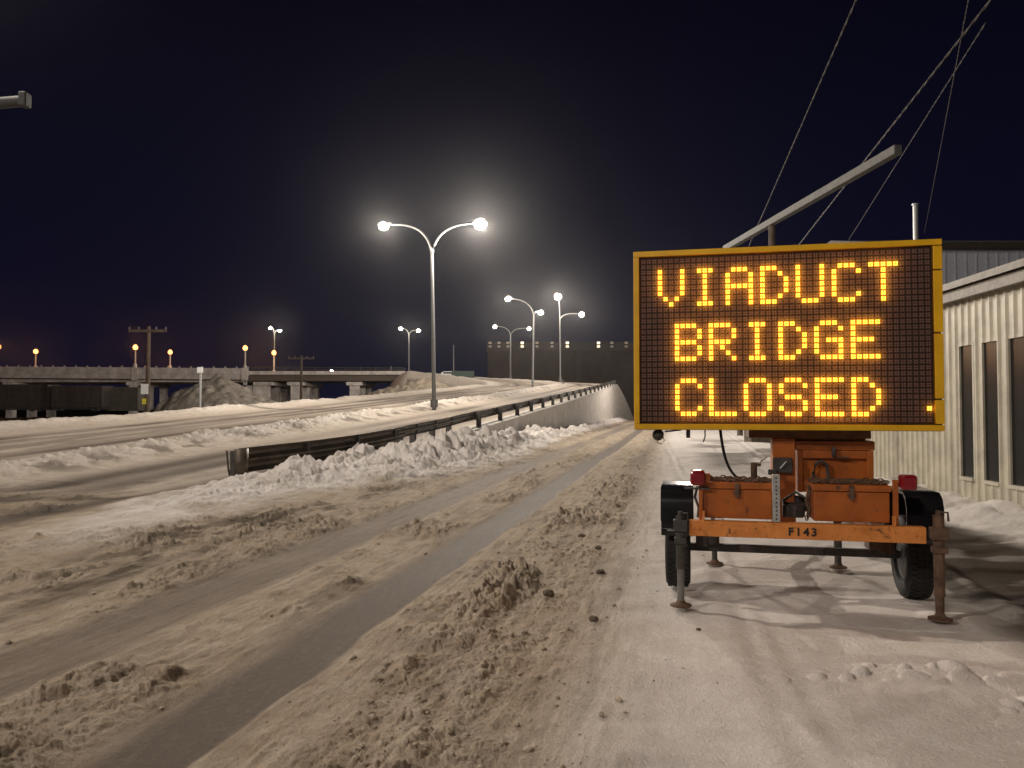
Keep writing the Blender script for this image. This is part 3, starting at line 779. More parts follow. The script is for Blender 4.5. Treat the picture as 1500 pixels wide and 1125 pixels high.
def heap(name, c, rx, ry, h, label, seed, m_, cat='mound', loc_z=0.0):
    n = 90; xs, ys = np.meshgrid(np.linspace(-1.15, 1.15, n), np.linspace(-1.15, 1.15, n), indexing='ij')
    wx = xs * rx; wy = ys * ry
    r = np.hypot(xs + .25 * fbm(xs * 2, ys * 2, 3, seed), ys + .2 * fbm(xs * 2 + 5, ys * 2, 3, seed + 5))
    z = h * np.clip(1 - r, 0, 1) ** .8 * (1 + .45 * fbm(xs * 3, ys * 3, 4, seed + 9)) + (domes(wx * .9, wy * .9, seed + 20, .3, .8, .7) * .35 + domes(wx * 2.2, wy * 2.2, seed + 30, .3, .8, .7) * .2) * (r < .95) - .25 * sst(.9, 1.1, r)
    me = bpy.data.meshes.new(name)
    co = np.stack([wx, wy, z], -1).reshape(-1, 3); idx = np.arange(n * n).reshape(n, n)
    f = np.stack([idx[:-1, :-1], idx[1:, :-1], idx[1:, 1:], idx[:-1, 1:]], -1).reshape(-1, 4)
    me.from_pydata(co.tolist(), [], f.tolist()); me.materials.append(m_)
    me.polygons.foreach_set('use_smooth', [True] * len(me.polygons))
    o = bpy.data.objects.new(name, me); C.objects.link(o); o.location = c
    return tag(o, label, cat)
c = at(318, 604, 84); heap('snow_mound', (c.x, 84, c.z - .1), 7.0, 5, 3.9, 'big brown grey mound of dirty snow below the bridge behind the white post sign', 300, M['mound'], 'snow mound')
c = at(262, 604, 86); heap('snow_mound', (c.x, 87, c.z - .2), 3.6, 4, 1.5, 'low dirty mound beside the wooden utility pole under the bridge', 320, M['mound'], 'snow mound')
c = at(612, 577, 108); heap('snow_mound', (c.x, 112, c.z - .4), 8.5, 4.5, 2.4, 'long pale heap of snow at the end of the steel span behind the tall lamp', 340, M['crumb'], 'snow mound')

# dark goods wagons standing in the yard, an olive container, a far yard lamp
def wagon(px0, px1, ytop, ybot, Y, m_, label, group=None):
    a = at(px0, ybot, Y); b = at(px1, ytop, Y); c0 = Vector(((a.x + b.x) / 2, Y, a.z)); w = (b.x - a.x) / 2; h = b.z - a.z
    root = thing('goods_wagon', c0, label, 'goods wagon', group)
    m = MB(); m.box(-w, w, 0, 2.6, h * .12, h, .08)
    n = int(w * 2 / .8)
    for i in range(n): m.box(-w + .3 + i * .8, -w + .42 + i * .8, -.06, -.003, h * .16, h * .96)
    m.build('body', m_, root)
    m = MB(); m.box(-w * .95, w * .95, .3, 2.3, h * .06, h * .117); m.build('underframe', M['steel_dark'], root)
    for k in (-.8, -.62, .62, .8):
        m = MB(); m.lathe([(h * .14, .2), (h * .14, .35)], (k * w, 0, h * .14), 'Y', 16); m.build('wheel', M['steel_dark'], root)
wagon(-60, 70, 563, 603, 84, M['dark_car'], 'dark goods wagon cut by the left frame edge under the bridge')
wagon(74, 150, 565, 602, 84, M['dark_car'], 'dark goods wagon between the left one and the olive container')
a = at(155, 602, 86)
m = MB(); m.box(0, 3.5, 0, 2.4, 0, 2.6, .04)
for i in range(14): m.box(.1 + i * .25, .2 + i * .25, -.04, -.003, .15, 2.45)
o_ = m.build('shipping_container', M['olive_box'], None, loc=(a.x, 86, a.z)); tag(o_, 'olive ribbed shipping container in the dark yard left of the utility pole', 'container')

# car and green panel on the far bend
def car():
    c = at(655, 557, 131)
    root = thing('parked_car', c, 'pale car with a red tail lamp half hidden behind the far green barrier', 'car', rz=R(8))
    prof = [(-2.1, .35), (-2.15, .8), (-1.9, .95), (-1.2, 1.0), (-.7, 1.42), (.9, 1.45), (1.5, 1.0), (2.1, .9), (2.15, .35)]
    m = MB(); m.bm.faces.ensure_lookup_table()
    A = [m.bm.verts.new((y, -.85, z)) for y, z in prof]; B = [m.bm.verts.new((y, .85, z)) for y, z in prof]; n = len(prof)
    m.bm.faces.new(A); m.bm.faces.new(list(reversed(B)))
    for i in range(n): m.bm.faces.new((A[i], A[(i + 1) % n], B[(i + 1) % n], B[i]))
    m.build('body', M['car_white'], root)
    m = MB(); m.box(-.75, .85, -.862, -.853, 1.02, 1.36); m.build('side_window', M['glass'], root)
    for x in (-1.35, 1.35):
        for y in (-.8, .8):
            m = MB(); m.lathe([(.33, -.1), (.33, .1)], (x, y, .33), 'Y', 18); m.build('wheel', M['rubber'], root)
    for y in (-.62, .62):
        m = MB(); m.box(2.13, 2.2, y - .18, y + .18, .7, .88); m.build('tail_light', M['tail_red'], root)
        m = MB(); m.box(1.9, 2.1, -.862 if y < 0 else .855, -.855 if y < 0 else .862, .7, .88); m.build('tail_light', M['tail_red'], root)
car()
a = at(662, 553, 127); b = at(694, 543.5, 127)
m = MB(); m.box(0, b.x - a.x, 0, .15, -.5, b.z - a.z)
for i in range(5):
    x = (b.x - a.x) * i / 4; m.box(x - .06, x + .06, -.09, -.003, -.5, b.z - a.z + .06)
o_ = m.build('barrier_panel', M['green_dark'], None, loc=a); tag(o_, 'dark green barrier panel at the end of the bridge railing on the bend', 'barrier')
def thin_pole(px, top, bot, Y, label):
    b = at(px, bot, Y); t = at(px, top, Y); m = MB(); m.tube([(0, 0, -1), (0, 0, t.z - b.z)], [.09, .05], 8); m.ball((0, 0, t.z - b.z), .09, 1)
    m.tube([(0, 0, -1), (0, 0, .3)], .16, 8)
    tag(m.build('signal_post', M['grey_steel'], None, True, loc=b), label, 'post')
thin_pole(664.5, 506, 552, 134, 'thin dark post standing right of the car on the far bend')
thin_pole(573, 537, 550, 126, 'short thin post on the bridge railing left of the lone twin lamp')

def yard_light(px, py, bot, Y, label, r):
    b = at(px, bot, Y); h = at(px, py, Y).z - b.z
    root = thing('yard_light', b, label, 'yard light')
    m = MB(); m.tube([(0, 0, -1), (0, 0, h - .1)], .07, 8); m.build('post', M['grey_steel'], root, True)
    m = MB(); m.ball((0, -.1, h), r, 2, (1.1, 1, .8)); m.build('lens', M['lens_dim'], root, True)
    m = MB(); m.box(-r, r, -.1, .15, h + r * .8, h + r * 1.1); m.build('lamp_head', M['grey_steel'], root)
yard_light(422, 582, 592, 230, 'small white light low between the piers under the steel span', .26)
yard_light(486, 543, 549, 137, 'small white light on the steel span between the far pole and the lone twin lamp', .2)
# big dark warehouse
def warehouse():
    Y = 215; a = at(714, 600, Y); x1 = at(1180, 600, Y).x; top = at(714, 501, Y).z; bandz = at(714, 513, Y).z
    root = thing('warehouse', ((a.x + x1) / 2, Y, -1), 'huge dark windowless warehouse with one row of small lit openings under its roof', 'warehouse')
    w = (x1 - a.x) / 2; H = top + 1; bz = bandz + 1
    m = MB(); m.box(-w, w, 0, 40, 0, bz); m.build('wall', M['warehouse'], root)
    m = MB(); m.box(-w - .3, w + .3, -.3, 40.3, bz + .003, H); m.build('upper_storey', M['warehouse2'], root)
    for px in (770, 848, 885):
        x = at(px, 560, Y).x - (a.x + x1) / 2; m = MB(); m.box(x - .6, x + .6, -.5, -.003, 0, bz - .01); m.build('buttress', M['warehouse2'], root)
    for px, lit in ((718, 0), (731, 0), (744, 0), (765, 1), (786.5, 0), (808.5, 0), (831, 1), (876.5, 1), (896, 0), (917, 0)):
        p = at(px, 505, Y); x = p.x - (a.x + x1) / 2; z = p.z + 1; hw = .42
        fr = MB(); fr.box(x - hw - .12, x + hw + .12, -.36, -.303, z - .85, z + .95); f = fr.build('window', M['roof'], root)
        m = MB(); m.box(x - hw, x + hw, -.42, -.363, z + .15, z + .8); m.box(x - hw, x + hw, -.42, -.363, z - .75, z - .25); m.build('pane', M['win_lit' if lit else 'win_dim'], f)
warehouse()

# ------------------------------------------------------------------ cream building on the right
def cream_building():
    Y0, Y1 = -1.0, 16.0
    dirv = Vector((BSL, 1, 0)).normalized(); ang = -math.atan(BSL)
    org = Vector((BX0 + BSL * (Y0 - BY0), Y0, 0))
    root = thing('metal_building', org, 'low cream building of ribbed metal siding with tall narrow dark windows', 'building', rz=ang)
    L = (Y1 - Y0) / dirv.y; H = 3.30; D = 13
    k = 1 / dirv.y
    wins = [((11.76 - Y0) * k, (12.15 - Y0) * k, .56, 2.55), ((11.03 - Y0) * k, (11.47 - Y0) * k, .56, 2.55), ((9.55 - Y0) * k, (10.78 - Y0) * k, .56, 2.55), ((7.6 - Y0) * k, (8.8 - Y0) * k, .56, 2.55), ((4.6 - Y0) * k, (5.0 - Y0) * k, .56, 2.55)]
    # siding with ribs, cut round the windows: profile strips along y, in vertical spans
    def spans(y):
        for a, b, z0, z1 in wins:
            if a - .001 <= y <= b + .001: return [(-.3, z0), (z1, H)]
        return [(-.3, H)]
    brk = sorted({0, L} | {w[0] for w in wins} | {w[1] for w in wins})
    m = MB()
    def strip(y0, y1, x0, x1, sp):
        for z0, z1 in sp:
            v = [m.bm.verts.new(p) for p in ((x0, y0, z0), (x1, y1, z0), (x1, y1, z1), (x0, y0, z1))]; m.bm.faces.new(v)
    pitch = .205
    for a, b in zip(brk[:-1], brk[1:]):
        sp = spans((a + b) / 2); y = a
        while y < b - 1e-6:
            n = math.floor(y / pitch + 1e-6); pts = [n * pitch + d for d in (0, .135, .150, .190, .205)]; xo = [0, 0, -.022, -.022, 0]
            for i in range(4):
                s0, s1 = max(y, pts[i]), min(b, pts[i + 1])
                if s1 - s0 > 1e-5:
                    f0 = (s0 - pts[i]) / (pts[i + 1] - pts[i]); f1 = (s1 - pts[i]) / (pts[i + 1] - pts[i])
                    strip(s0, s1, xo[i] + (xo[i + 1] - xo[i]) * f0, xo[i] + (xo[i + 1] - xo[i]) * f1, sp)
            y = pts[4]
    m.bm.normal_update(); w_ = m.build('wall', M['siding'], root)
    m = MB(); m.box(.12, D, .05, L - .1, -.3, H - .02)
    # core, with hollow window reveals left in front of it
    m.build('core_wall', M['trim'], root)
    m = MB(); m.box(.0, D, L - .04, L + .02, -.3, H); m.build('wall', M['siding'], root)
    m = MB(); m.box(-.06, .1, L - .06, L + .06, -.3, H - .003); m.build('corner_trim', M['trim'], root)
    for a, b, z0, z1 in wins:
        m = MB(); m.box(.028, .118, a, b, z0, z1); g = m.build('window', M['glass'], root)
        m = MB()
        m.box(-.004, .027, a - .045, a, z0 - .05, z1 + .05); m.box(-.004, .027, b, b + .045, z0 - .05, z1 + .05)
        m.box(-.004, .027, a + .001, b - .001, z1, z1 + .05); m.box(-.035, .027, a + .001, b - .001, z0 - .05, z0)
        m.build('frame', M['siding'], g)
        if b - a > .8:
            m = MB(); m.box(.012, .0275, (a + b) / 2 - .02, (a + b) / 2 + .02, z0 + .001, z1 - .001); m.build('mullion', M['trim'], g)
    m = MB(); m.box(-.14, -.037, -.2, L + .2, H - .06, H + .115, .01); m.build('gutter', M['eave'], root)
    m = MB(); m.prism([(0, 0), (0, 0)], 0, 0) if False else None
    v = [m.bm.verts.new(p) for p in ((-.2, -.3, H + .12), (-.2, L + .3, H + .12), (D, L + .3, H + 1.7), (D, -.3, H + 1.7), (-.2, -.3, H + .22), (-.2, L + .3, H + .22), (D, L + .3, H + 1.8), (D, -.3, H + 1.8))]
    for f in ((0, 1, 2, 3), (4, 5, 6, 7), (0, 1, 5, 4), (2, 3, 7, 6), (1, 2, 6, 5), (0, 3, 7, 4)): m.bm.faces.new([v[i] for i in f])
    m.build('roof', M['eave'], root)
cream_building()

def back_building():
    Y = 30; a = at(1290, 600, Y); zt = at(1450, 366, Y).z; rt = at(1450, 343, Y).z
    root = thing('back_building', (a.x, Y, 0), 'taller pale blue grey shed with a dark roof behind the cream building', 'building')
    m = MB(); m.box(0, 24, 0, 14, -.3, zt)
    for i in range(60): m.box(.1 + i * .4, .16 + i * .4, -.03, -.003, 0, zt - .01)
    m.build('wall', M['blue_wall'], root)
    m = MB(); m.prism([(-.5, zt + .003), (-.5, zt + .2), (3.5, rt + .5), (14.5, zt + .2), (14.5, zt + .003)], -.4, 24.4); m.build('roof', M['roof'], root)
    p = at(1341, 300, Y + 3)
    m = MB(); m.tube([(p.x - a.x, 3, zt), (p.x - a.x, 3, p.z)], .11, 12); m.tube([(p.x - a.x, 3, p.z - .02), (p.x - a.x, 3, p.z + .04)], .15, 12)
    m.build('vent_pipe', M['galv'], root, True)
back_building()

# ------------------------------------------------------------------ mast arm pole behind the sign, overhead wires
def arm_pole():
    e0 = at(1062, 365, 16.9); e1 = at(1316, 218, 10.35)
    zt = (e0.z + e1.z) / 2
    e0.z = e1.z = zt
    f = .375; b = e0 * (1 - f) + e1 * f
    root = thing('arm_pole', (b.x, b.y, 0), 'pale steel pole with a long level arm rising behind the lit sign', 'pole')
    m = MB(); m.tube([(0, 0, -.3), (0, 0, zt - .07)], .06, 12); m.build('post', M['wood'], root, True)
    o = Vector((b.x, b.y, 0))
    d = (e1 - e0).normalized(); rz = math.atan2(d.y, d.x); L = (e1 - e0).length
    m = MB(); m.box(0, L, -.055, .055, -.065, .065, .012, mtx=Matrix.Translation(e0 - o) @ Matrix.Rotation(rz, 4, 'Z')); m.build('arm', M['arm_grey'], root)
arm_pole()
def wire(p0, p1, label, r=.012, sag=.25):
    p0, p1 = Vector(p0), Vector(p1); m = MB(); n = 40
    pts = [p0.lerp(p1, i / n) - Vector((0, 0, sag * 4 * (i / n) * (1 - i / n))) for i in range(n + 1)]
    c = pts[0].copy()
    q = []
    for i in range(n * 10 + 1):
        k = min(i // 10, n - 1); f = (i - k * 10) / 10; q.append(pts[k].lerp(pts[k + 1], f) - c)
    for ph in (0, math.pi):
        m.tube([p + Vector((math.cos(i * .9 + ph) * r * .8, 0, math.sin(i * .9 + ph) * r * .8)) for i, p in enumerate(q)], r, 5)
    tag(m.build('overhead_wire', M['cable'], None, True, loc=c), label, 'wire', 'overhead wires above the sign')
def wpx(a, b, h):
    # points of a wire at height h seen at two pixels
    out = []
    for px, py in (a, b):
        Y = (h - CAMH) * F / (598 - py); out.append(Vector(((px - 750) / F * Y, Y, h)))
    return out
PT = Vector(at(1083, 500, 45)); 
A, B = wpx((1258, 0), (1112, 330), 7.4); d = (A - B); wire(A + d * .6, B - d * 1.35, 'overhead twisted wire on the left, dropping to the left end of the pale arm', .0085, .0)
A, B = wpx((1455, 0), (1181, 347), 7.0); d = (A - B); wire(A + d * .6, B - d * 1.3, 'thickest overhead wire, passing behind the tip of the pale arm', .0105, .0)
A, B = wpx((1418, 45), (1358, 340), 8.6); d = (A - B); wire(A + d * .3, B, 'faint steep overhead wire on the right, dropping to the back shed', .007, .0)
A, B = wpx((1400, 110), (1245, 352), 7.8); d = (A - B); wire(A + d * .15, B - d * .9, 'faintest overhead wire, between the thickest one and the steep one', .006, .0)
# the wooden pole the wires run to, its foot showing below the sign
b = at(1084, 640, 46)
root = thing('utility_pole', (b.x, 46, 0), 'wooden utility pole foot visible under the lit sign left of its mast', 'utility pole')
m = MB(); m.tube([(0, 0, -.5), (0, 0, 8.2)], [.17, .13], 10); m.build('post', M['wood'], root, True)
m = MB(); m.box(-1.9, 1.9, -.22, -.12, 7.2, 7.4); m.build('crossarm', M['wood'], root)
for i, (px, w_, h_) in enumerate(((1100, .5, .9), (1112, .9, 1.2))):
    b = at(px, 645, 38 - i)
    m = MB(); m.box(-w_ / 2, w_ / 2, -.3, .3, -.1, h_, .03)
    for k in range(3): m.box(-w_ / 2 - .03, w_ / 2 + .03, -.33, -.303, .1 + k * .3, .22 + k * .3)
    tag(m.build('wooden_crate', M['wood'], None, loc=(b.x, b.y, .05)), ('small brown crate beside the utility pole foot under the sign', 'larger brown crate touching the sign mast side under the sign')[i], 'crate')

# ------------------------------------------------------------------ message sign trailer
TO = Vector((2.265, 6.16, 0)); TYAW = -math.atan2(.22, .9755)
T = thing('sign_trailer', TO, 'orange wheeled trailer carrying a large amber lit message board on the snow', 'message sign trailer', rz=TYAW)
T.location.z = 0.02
def tb(name, m_, boxes, bev=.006, parent=None):
    m = MB()
    for b in boxes: m.box(*b, bev)
    return m.build(name, m_, parent or T)
# sign panel
SX0, SX1, SZ0, SZ1, SY = -1.328, 1.138, 1.397, 2.947, .45
sp = tb('sign_panel', M['steel_dark'], [(SX0 + .004, SX1 - .004, SY + .01, SY + .17, SZ0 - .004, SZ1 - .004)], .01)
fw = .048
fr = MB()
fr.box(SX0, SX1 - .002, SY - .035, SY + .0085, SZ1 - fw, SZ1, .004); fr.box(SX0, SX1 - .002, SY - .035, SY + .0085, SZ0, SZ0 + fw, .004)
fr.box(SX0, SX0 + fw, SY - .037, SY + .0085, SZ0 + fw + .001, SZ1 - fw - .001, .004)
zs = [SZ0 + fw + .002, SZ0 + .255, SZ0 + .79, SZ0 + 1.30, SZ1 - fw - .002]
for z0, z1 in zip(zs[:-1], zs[1:]): fr.box(SX1 - .07, SX1 - .002, SY - .037, SY + .0085, z0 + .006, z1 - .006, .004)
fr.build('frame', M['yellow'], sp)
NC, NR, PIT = 49, 30, .0474
cx0 = SX0 + fw + (SX1 - .07 - SX0 - fw) / 2 - (NC - 1) / 2 * PIT; cz0 = (SZ0 + SZ1) / 2 + (NR - 1) / 2 * PIT
m = MB(); m.box(SX0 + fw + .001, SX1 - .071, SY + .001, SY + .009, SZ0 + fw + .001, SZ1 - fw - .001); m.build('display_board', M['board'], sp)
GL = {
 'V': ['1...1', '1...1', '1...1', '1...1', '1...1', '.1.1.', '..1..'], 'I': ['.111.', '..1..', '..1..', '..1..', '..1..', '..1..', '.111.'],
 'A': ['.111.', '1...1', '1...1', '11111', '1...1', '1...1', '1...1'], 'D': ['111..', '1..1.', '1...1', '1...1', '1...1', '1..1.', '111..'],
 'U': ['1...1'] * 6 + ['.111.'], 'C': ['.111.', '1...1', '1....', '1....', '1....', '1...1', '.111.'], 'T': ['11111'] + ['..1..'] * 6,
 'B': ['1111.', '1...1', '1...1', '1111.', '1...1', '1...1', '1111.'], 'R': ['1111.', '1...1', '1...1', '1111.', '1.1..', '1..1.', '1...1'],
 'G': ['.111.', '1...1', '1....', '1.111', '1...1', '1...1', '.1111'], 'E': ['11111', '1....', '1....', '1111.', '1....', '1....', '11111'],
 'L': ['1....'] * 6 + ['11111'], 'O': ['.111.', '1...1', '1...1', '1...1', '1...1', '1...1', '.111.'], 'S': ['.111.', '1...1', '1....', '.111.', '....1', '1...1', '.111.']}
lit = set()
def letter(ch, c0, r0):
    cells = [(0, 0)] if ch == '.' else [(i, j) for j, row in enumerate(GL[ch]) for i, k in enumerate(row) if k == '1']
    m = MB(); mg = MB()
    for i, j in cells:
        lit.add((c0 + i, r0 + j))
        x = cx0 + (c0 + i) * PIT; z = cz0 - (r0 + j) * PIT
        mg.box(x - .0185, x + .0185, SY - .006, SY + .0005, z - .0185, z + .0185)
        for a in (-.0092, .0092):
            for b in (-.0092, .0092):
                m.lathe([(.0078, SY - .0065), (.0072, SY - .012), (.003, SY - .0155)], (x + a, 0, z + b), 'Y', 6)
    o = mg.build('letter', M['led_glow'], sp)
    # the bright diodes share the letter's own mesh as a second material
    me = o.data; bm2 = bmesh.new(); bm2.from_mesh(me); n0 = len(bm2.faces)
    tmp = bpy.data.meshes.new('diodes'); bmesh.ops.recalc_face_normals(m.bm, faces=m.bm.faces[:]); m.bm.to_mesh(tmp); m.bm.free(); bm2.from_mesh(tmp)
    bm2.faces.ensure_lookup_table()
    for f in bm2.faces[n0:]: f.material_index = 1
    bm2.to_mesh(me); bm2.free(); me.materials.append(M['led_on']); bpy.data.meshes.remove(tmp)
for word, c0, r0 in (('VIADUCT', 3, 2), ('BRIDGE', 6, 12), ('CLOSED', 6, 22)):
    for i, ch in enumerate(word): letter(ch, c0 + 6 * i, r0)
letter('.', 48, 27)
mc = MB(); ml = MB()
def quad(bm, x0, x1, y, z0, z1): bm.faces.new([bm.verts.new(p) for p in ((x0, y, z0), (x1, y, z0), (x1, y, z1), (x0, y, z1))])
for i in range(NC):
    for j in range(NR):
        if (i, j) in lit: continue
        x = cx0 + i * PIT; z = cz0 - j * PIT
        quad(mc.bm, x - .0195, x + .0195, SY - .003, z - .0185, z + .0185)
        for a in (-.0092, .0092):
            for b in (-.0092, .0092): quad(ml.bm, x + a - .0042, x + a + .0042, SY - .0055, z + b - .0042, z + b + .0042)
tag(mc.build('unlit_cells', M['cell'], sp), kind='stuff'); tag(ml.build('unlit_diodes', M['led_off'], sp), kind='stuff')
# clear front cover
cm = bpy.data.materials.new('clear_cover'); cm.use_nodes = True
n_ = cm.node_tree.nodes; l_ = cm.node_tree.links; n_.remove(n_['Principled BSDF'])
tr_ = n_.new('ShaderNodeBsdfTransparent'); gl_ = n_.new('ShaderNodeBsdfGlossy'); gl_.inputs['Roughness'].default_value = .03
fr_ = n_.new('ShaderNodeFresnel'); fr_.inputs[0].default_value = 1.49; mx_ = n_.new('ShaderNodeMixShader')
l_.new(fr_.outputs[0], mx_.inputs[0]); l_.new(tr_.outputs[0], mx_.inputs[1]); l_.new(gl_.outputs[0], mx_.inputs[2]); l_.new(mx_.outputs[0], n_['Material Output'].inputs['Surface'])
tl_ = n_.new('ShaderNodeBsdfTranslucent'); tl_.inputs[0].default_value = (.9, .9, .9, 1); mt_ = n_.new('ShaderNodeMixShader'); mt_.inputs[0].default_value = .23
l_.new(tr_.outputs[0], mt_.inputs[1]); l_.new(tl_.outputs[0], mt_.inputs[2]); l_.new(mt_.outputs[0], mx_.inputs[1])
m = MB(); quad(m.bm, SX0 + fw + .001, SX1 - .071, SY - .034, SZ0 + fw + .001, SZ1 - fw - .001); m.build('front_cover', cm, sp)
# sign fittings
m = MB(); m.ball((SX0 + .20, SY + .08, SZ0 - .05), .052, 2); m.tube([(SX0 + .26, SY + .08, SZ0 - .02), (SX0 + .32, SY + .08, SZ0 - .015), (SX0 + .40, SY + .08, SZ0 - .004)], .008, 6)
m.tube([(SX0 + .24, SY + .08, SZ0 - .06), (SX0 + .255, SY + .08, SZ0 - .1), (SX0 + .23, SY + .08, SZ0 - .13), (SX0 + .195, SY + .08, SZ0 - .12), (SX0 + .19, SY + .08, SZ0 - .1)], .004, 5)
m.build('light_sensor', M['steel_dark'], sp, True)
m = MB(); m.prism([(SY + .06, SZ0 - .005), (SY + .1, SZ0 - .005), (SY + .09, SZ0 - .075), (SY + .07, SZ0 - .075)], SX0 + .44, SX0 + .475); m.build('tab', M['steel_dark'], sp)
m = MB(); m.tube([(SX0 + .60, SY + .08, SZ0), (SX0 + .60, SY + .08, SZ0 - .06), (SX0 + .585, SY + .08, SZ0 - .11)], .006, 6); m.build('tab', M['steel_dark'], sp)
# mast, support frame
tb('support_frame', M['brown_steel'], [(-.36, .62, .58, .98, 1.325, 1.392), (.03, .60, .70, 1.0, 1.303, 1.323)])
tb('mast', M['orange'], [(-.165, .02, .60, .78, .5, 1.322)])
tb('mast_collar', M['steel_dark'], [(-.168, -.01, .555, .597, 1.03, 1.16), (-.21, -.14, .52, .553, 1.015, 1.06)])
m = MB(); m.tube([(-.11, .535, 1.07), (-.06, .53, 1.13)], .006, 6); m.build('locking_pin', M['galv'], T)
cab = tb('cabinet', M['orange'], [(.05, .64, .70, 1.18, .86, 1.22), (.03, .665, .66, 1.2, 1.223, 1.30), (.05, .09, .665, .699, .86, 1.22), (.60, .655, .665, .699, .86, 1.22), (.091, .599, .665, .699, 1.15, 1.22)])
m = MB(); m.tube([(.19, .66, .88), (.17, .66, 1.02), (.19, .66, 1.10), (.235, .66, 1.13), (.28, .66, 1.10), (.29, .66, 1.0), (.27, .66, .88)], .014, 8); m.build('hose', M['steel_dark'], cab, True)
tb('latch', M['steel_dark'], [(.32, .345, .62, .658, 1.17, 1.25), (.345, .46, .635, .65, 1.155, 1.165)], .003, cab)
# tool boxes
def toolbox(x0, x1):
    b = tb('tool_box', M['orange'], [(x0, x1, .05, .45, .70, .932)], .006)
    tb('lid', M['orange'], [(x0 - .012, x1 + .012, .036, .462, .936, .985)], .006, b)
    c = (x0 + x1) / 2
    tb('latch', M['rust'], [(c - .017, c + .017, .022, .0345, .87, .985), (c - .03, c + .03, .03, .0485, .895, .915)], .003, b)
    m = MB()
    n = int((x1 - x0) / .026); zc = .99
    for row, yy in enumerate((.09, .15, .22, .30)):
        for i in range(n):
            px = x0 + .01 + i * (x1 - x0 - .02) / max(1, n - 1); q = []
            for a in range(10):
                t = 2 * math.pi * a / 10; ca, sa = math.cos(t) * .021, math.sin(t) * .012
                q.append((px + ca, yy + (sa if i % 2 else sa * .25) + .012 * math.sin(i * .7 + row), zc + .012 + (.25 * sa if i % 2 else sa) + .006 * math.sin(i * 1.3 + row * 2)))
            m.tube(q, .0055, 5, closed=True)
    m.build('chain', M['rust'], b, True)
    return b
toolbox(-.76, -.225); toolbox(.085, .635)
m = MB()
for i in range(22):
    q = []; zz = .97 - i * .02
    for a in range(10):
        t = 2 * math.pi * a / 10; ca, sa = math.cos(t) * .011, math.sin(t) * .018
        q.append((.045 + .012 * math.sin(i * .5) + (ca if i % 2 else ca * .2), .06 + (ca * .2 if i % 2 else ca), zz * .6 + .39 + sa))
    m.tube(q, .005, 5, closed=True)
m.build('hanging_chain', M['rust'], T, True)
m = MB(); m.lathe([(.05, -.12), (.05, -.1), (.025, -.098), (.025, .05), (.05, .052), (.05, .07)], (.0, .30, .79), 'X', 18)
m.box(-.13, .03, .2, .26, .70, .80, .008); m.box(-.02, .06, .34, .4, .69, .86, .008); m.tube([(-.12, .3, .82), (-.02, .28, .9), (.07, .25, .84)], .012, 7); m.build('winch', M['steel_dark'], T, True)
# lamps on brackets
def tail(x, z, s):
    xb = (s * .668)
    tb('lamp_bracket', M['orange'], [(xb - .018, xb + .018, .0, .035, .69, 1.035)], .003)
    t_ = tb('tail_light', M['red_lens'], [(x - .058, x + .058, -.06, .06, z - .058, z + .058)], .022)
    m = MB(); m.tube([(xb, .018, z), (x - s * .06, .0, z)], .012, 8); m.build('arm', M['orange'], t_)
tail(.752, 1.02, 1); 
t_ = tb('tail_light', M['red_lens'], [(-.855, -.74, -.05, .07, .965, 1.085)], .022)
tb('lamp_bracket', M['orange'], [(-.79, -.762, .01, .05, .69, 1.0), (-.74, -.70, .0, .04, .985, 1.06)], .003)
tb('lamp_bracket', M['steel_dark'], [(-.90, -.70, .0, .03, .93, .945)], .002)
m = MB(); m.tube([(-.80, .05, .95), (-.82, .07, .86), (-.79, .06, .78), (-.80, .05, .70)], .011, 6); m.build('wiring', M['steel_dark'], T, True)
# frame
m = MB(); m.box(-.867, .867, -.04, .04, .565, .688, .006)
for x in (-.83, -.79, -.62, -.30, .36, .60, .79, .83): m.lathe([(.011, -.0405), (.011, -.047), (.006, -.049)], (x, 0, .66 if abs(x) < .7 else .625), 'Y', 6)
for x in (-.76, .645): m.box(x, x + .015, -.03, .03, .6885, .76)
bar = m.build('rear_bumper', M['orange_dusty'], T)
cu = bpy.data.curves.new('marking', 'FONT'); cu.body = 'F143'; cu.size = .085; cu.extrude = .001; cu.offset = .0028; cu.align_x = 'CENTER'; cu.space_character = 1.35
to = bpy.data.objects.new('marking_tmp', cu); C.objects.link(to)
bpy.context.view_layer.update()
me = bpy.data.meshes.new_from_object(to.evaluated_get(bpy.context.evaluated_depsgraph_get())); bpy.data.objects.remove(to)
me.materials.clear(); me.materials.append(M['ink'])
mk = bpy.data.objects.new('number_marking', me); C.objects.link(mk); mk.parent = bar; mk.rotation_euler = (math.pi / 2, 0, 0); mk.location = (-.012, -.0425, .596)
tb('side_rail', M['orange'], [(-.66, -.58, .043, 1.95, .575, .66)]); tb('side_rail', M['orange'], [(.54, .62, .043, 1.95, .575, .66)])
tb('cross_member', M['orange'], [(-.575, .535, 1.83, 1.93, .575, .65), (-.575, .535, .62, .70, .50, .57)])
m = MB(); m.tube([(-.58, 1.95, .6), (-.02, 3.3, .58)], .04, 8); m.tube([(.54, 1.95, .6), (-.02, 3.3, .58)], .04, 8); m.ball((-.02, 3.35, .58), .06, 2); m.build('drawbar', M['orange'], T, True)
ps = tb('perforated_post', M['galv'], [(-.228, -.172, -.02, .03, .69, 1.06)], .004)
m = MB()
for i in range(11): m.lathe([(.007, -.0215), (.007, -.0235)], (-.2, 0, .715 + i * .032), 'Y', 8)
m.build('hole', M['ink'], ps)
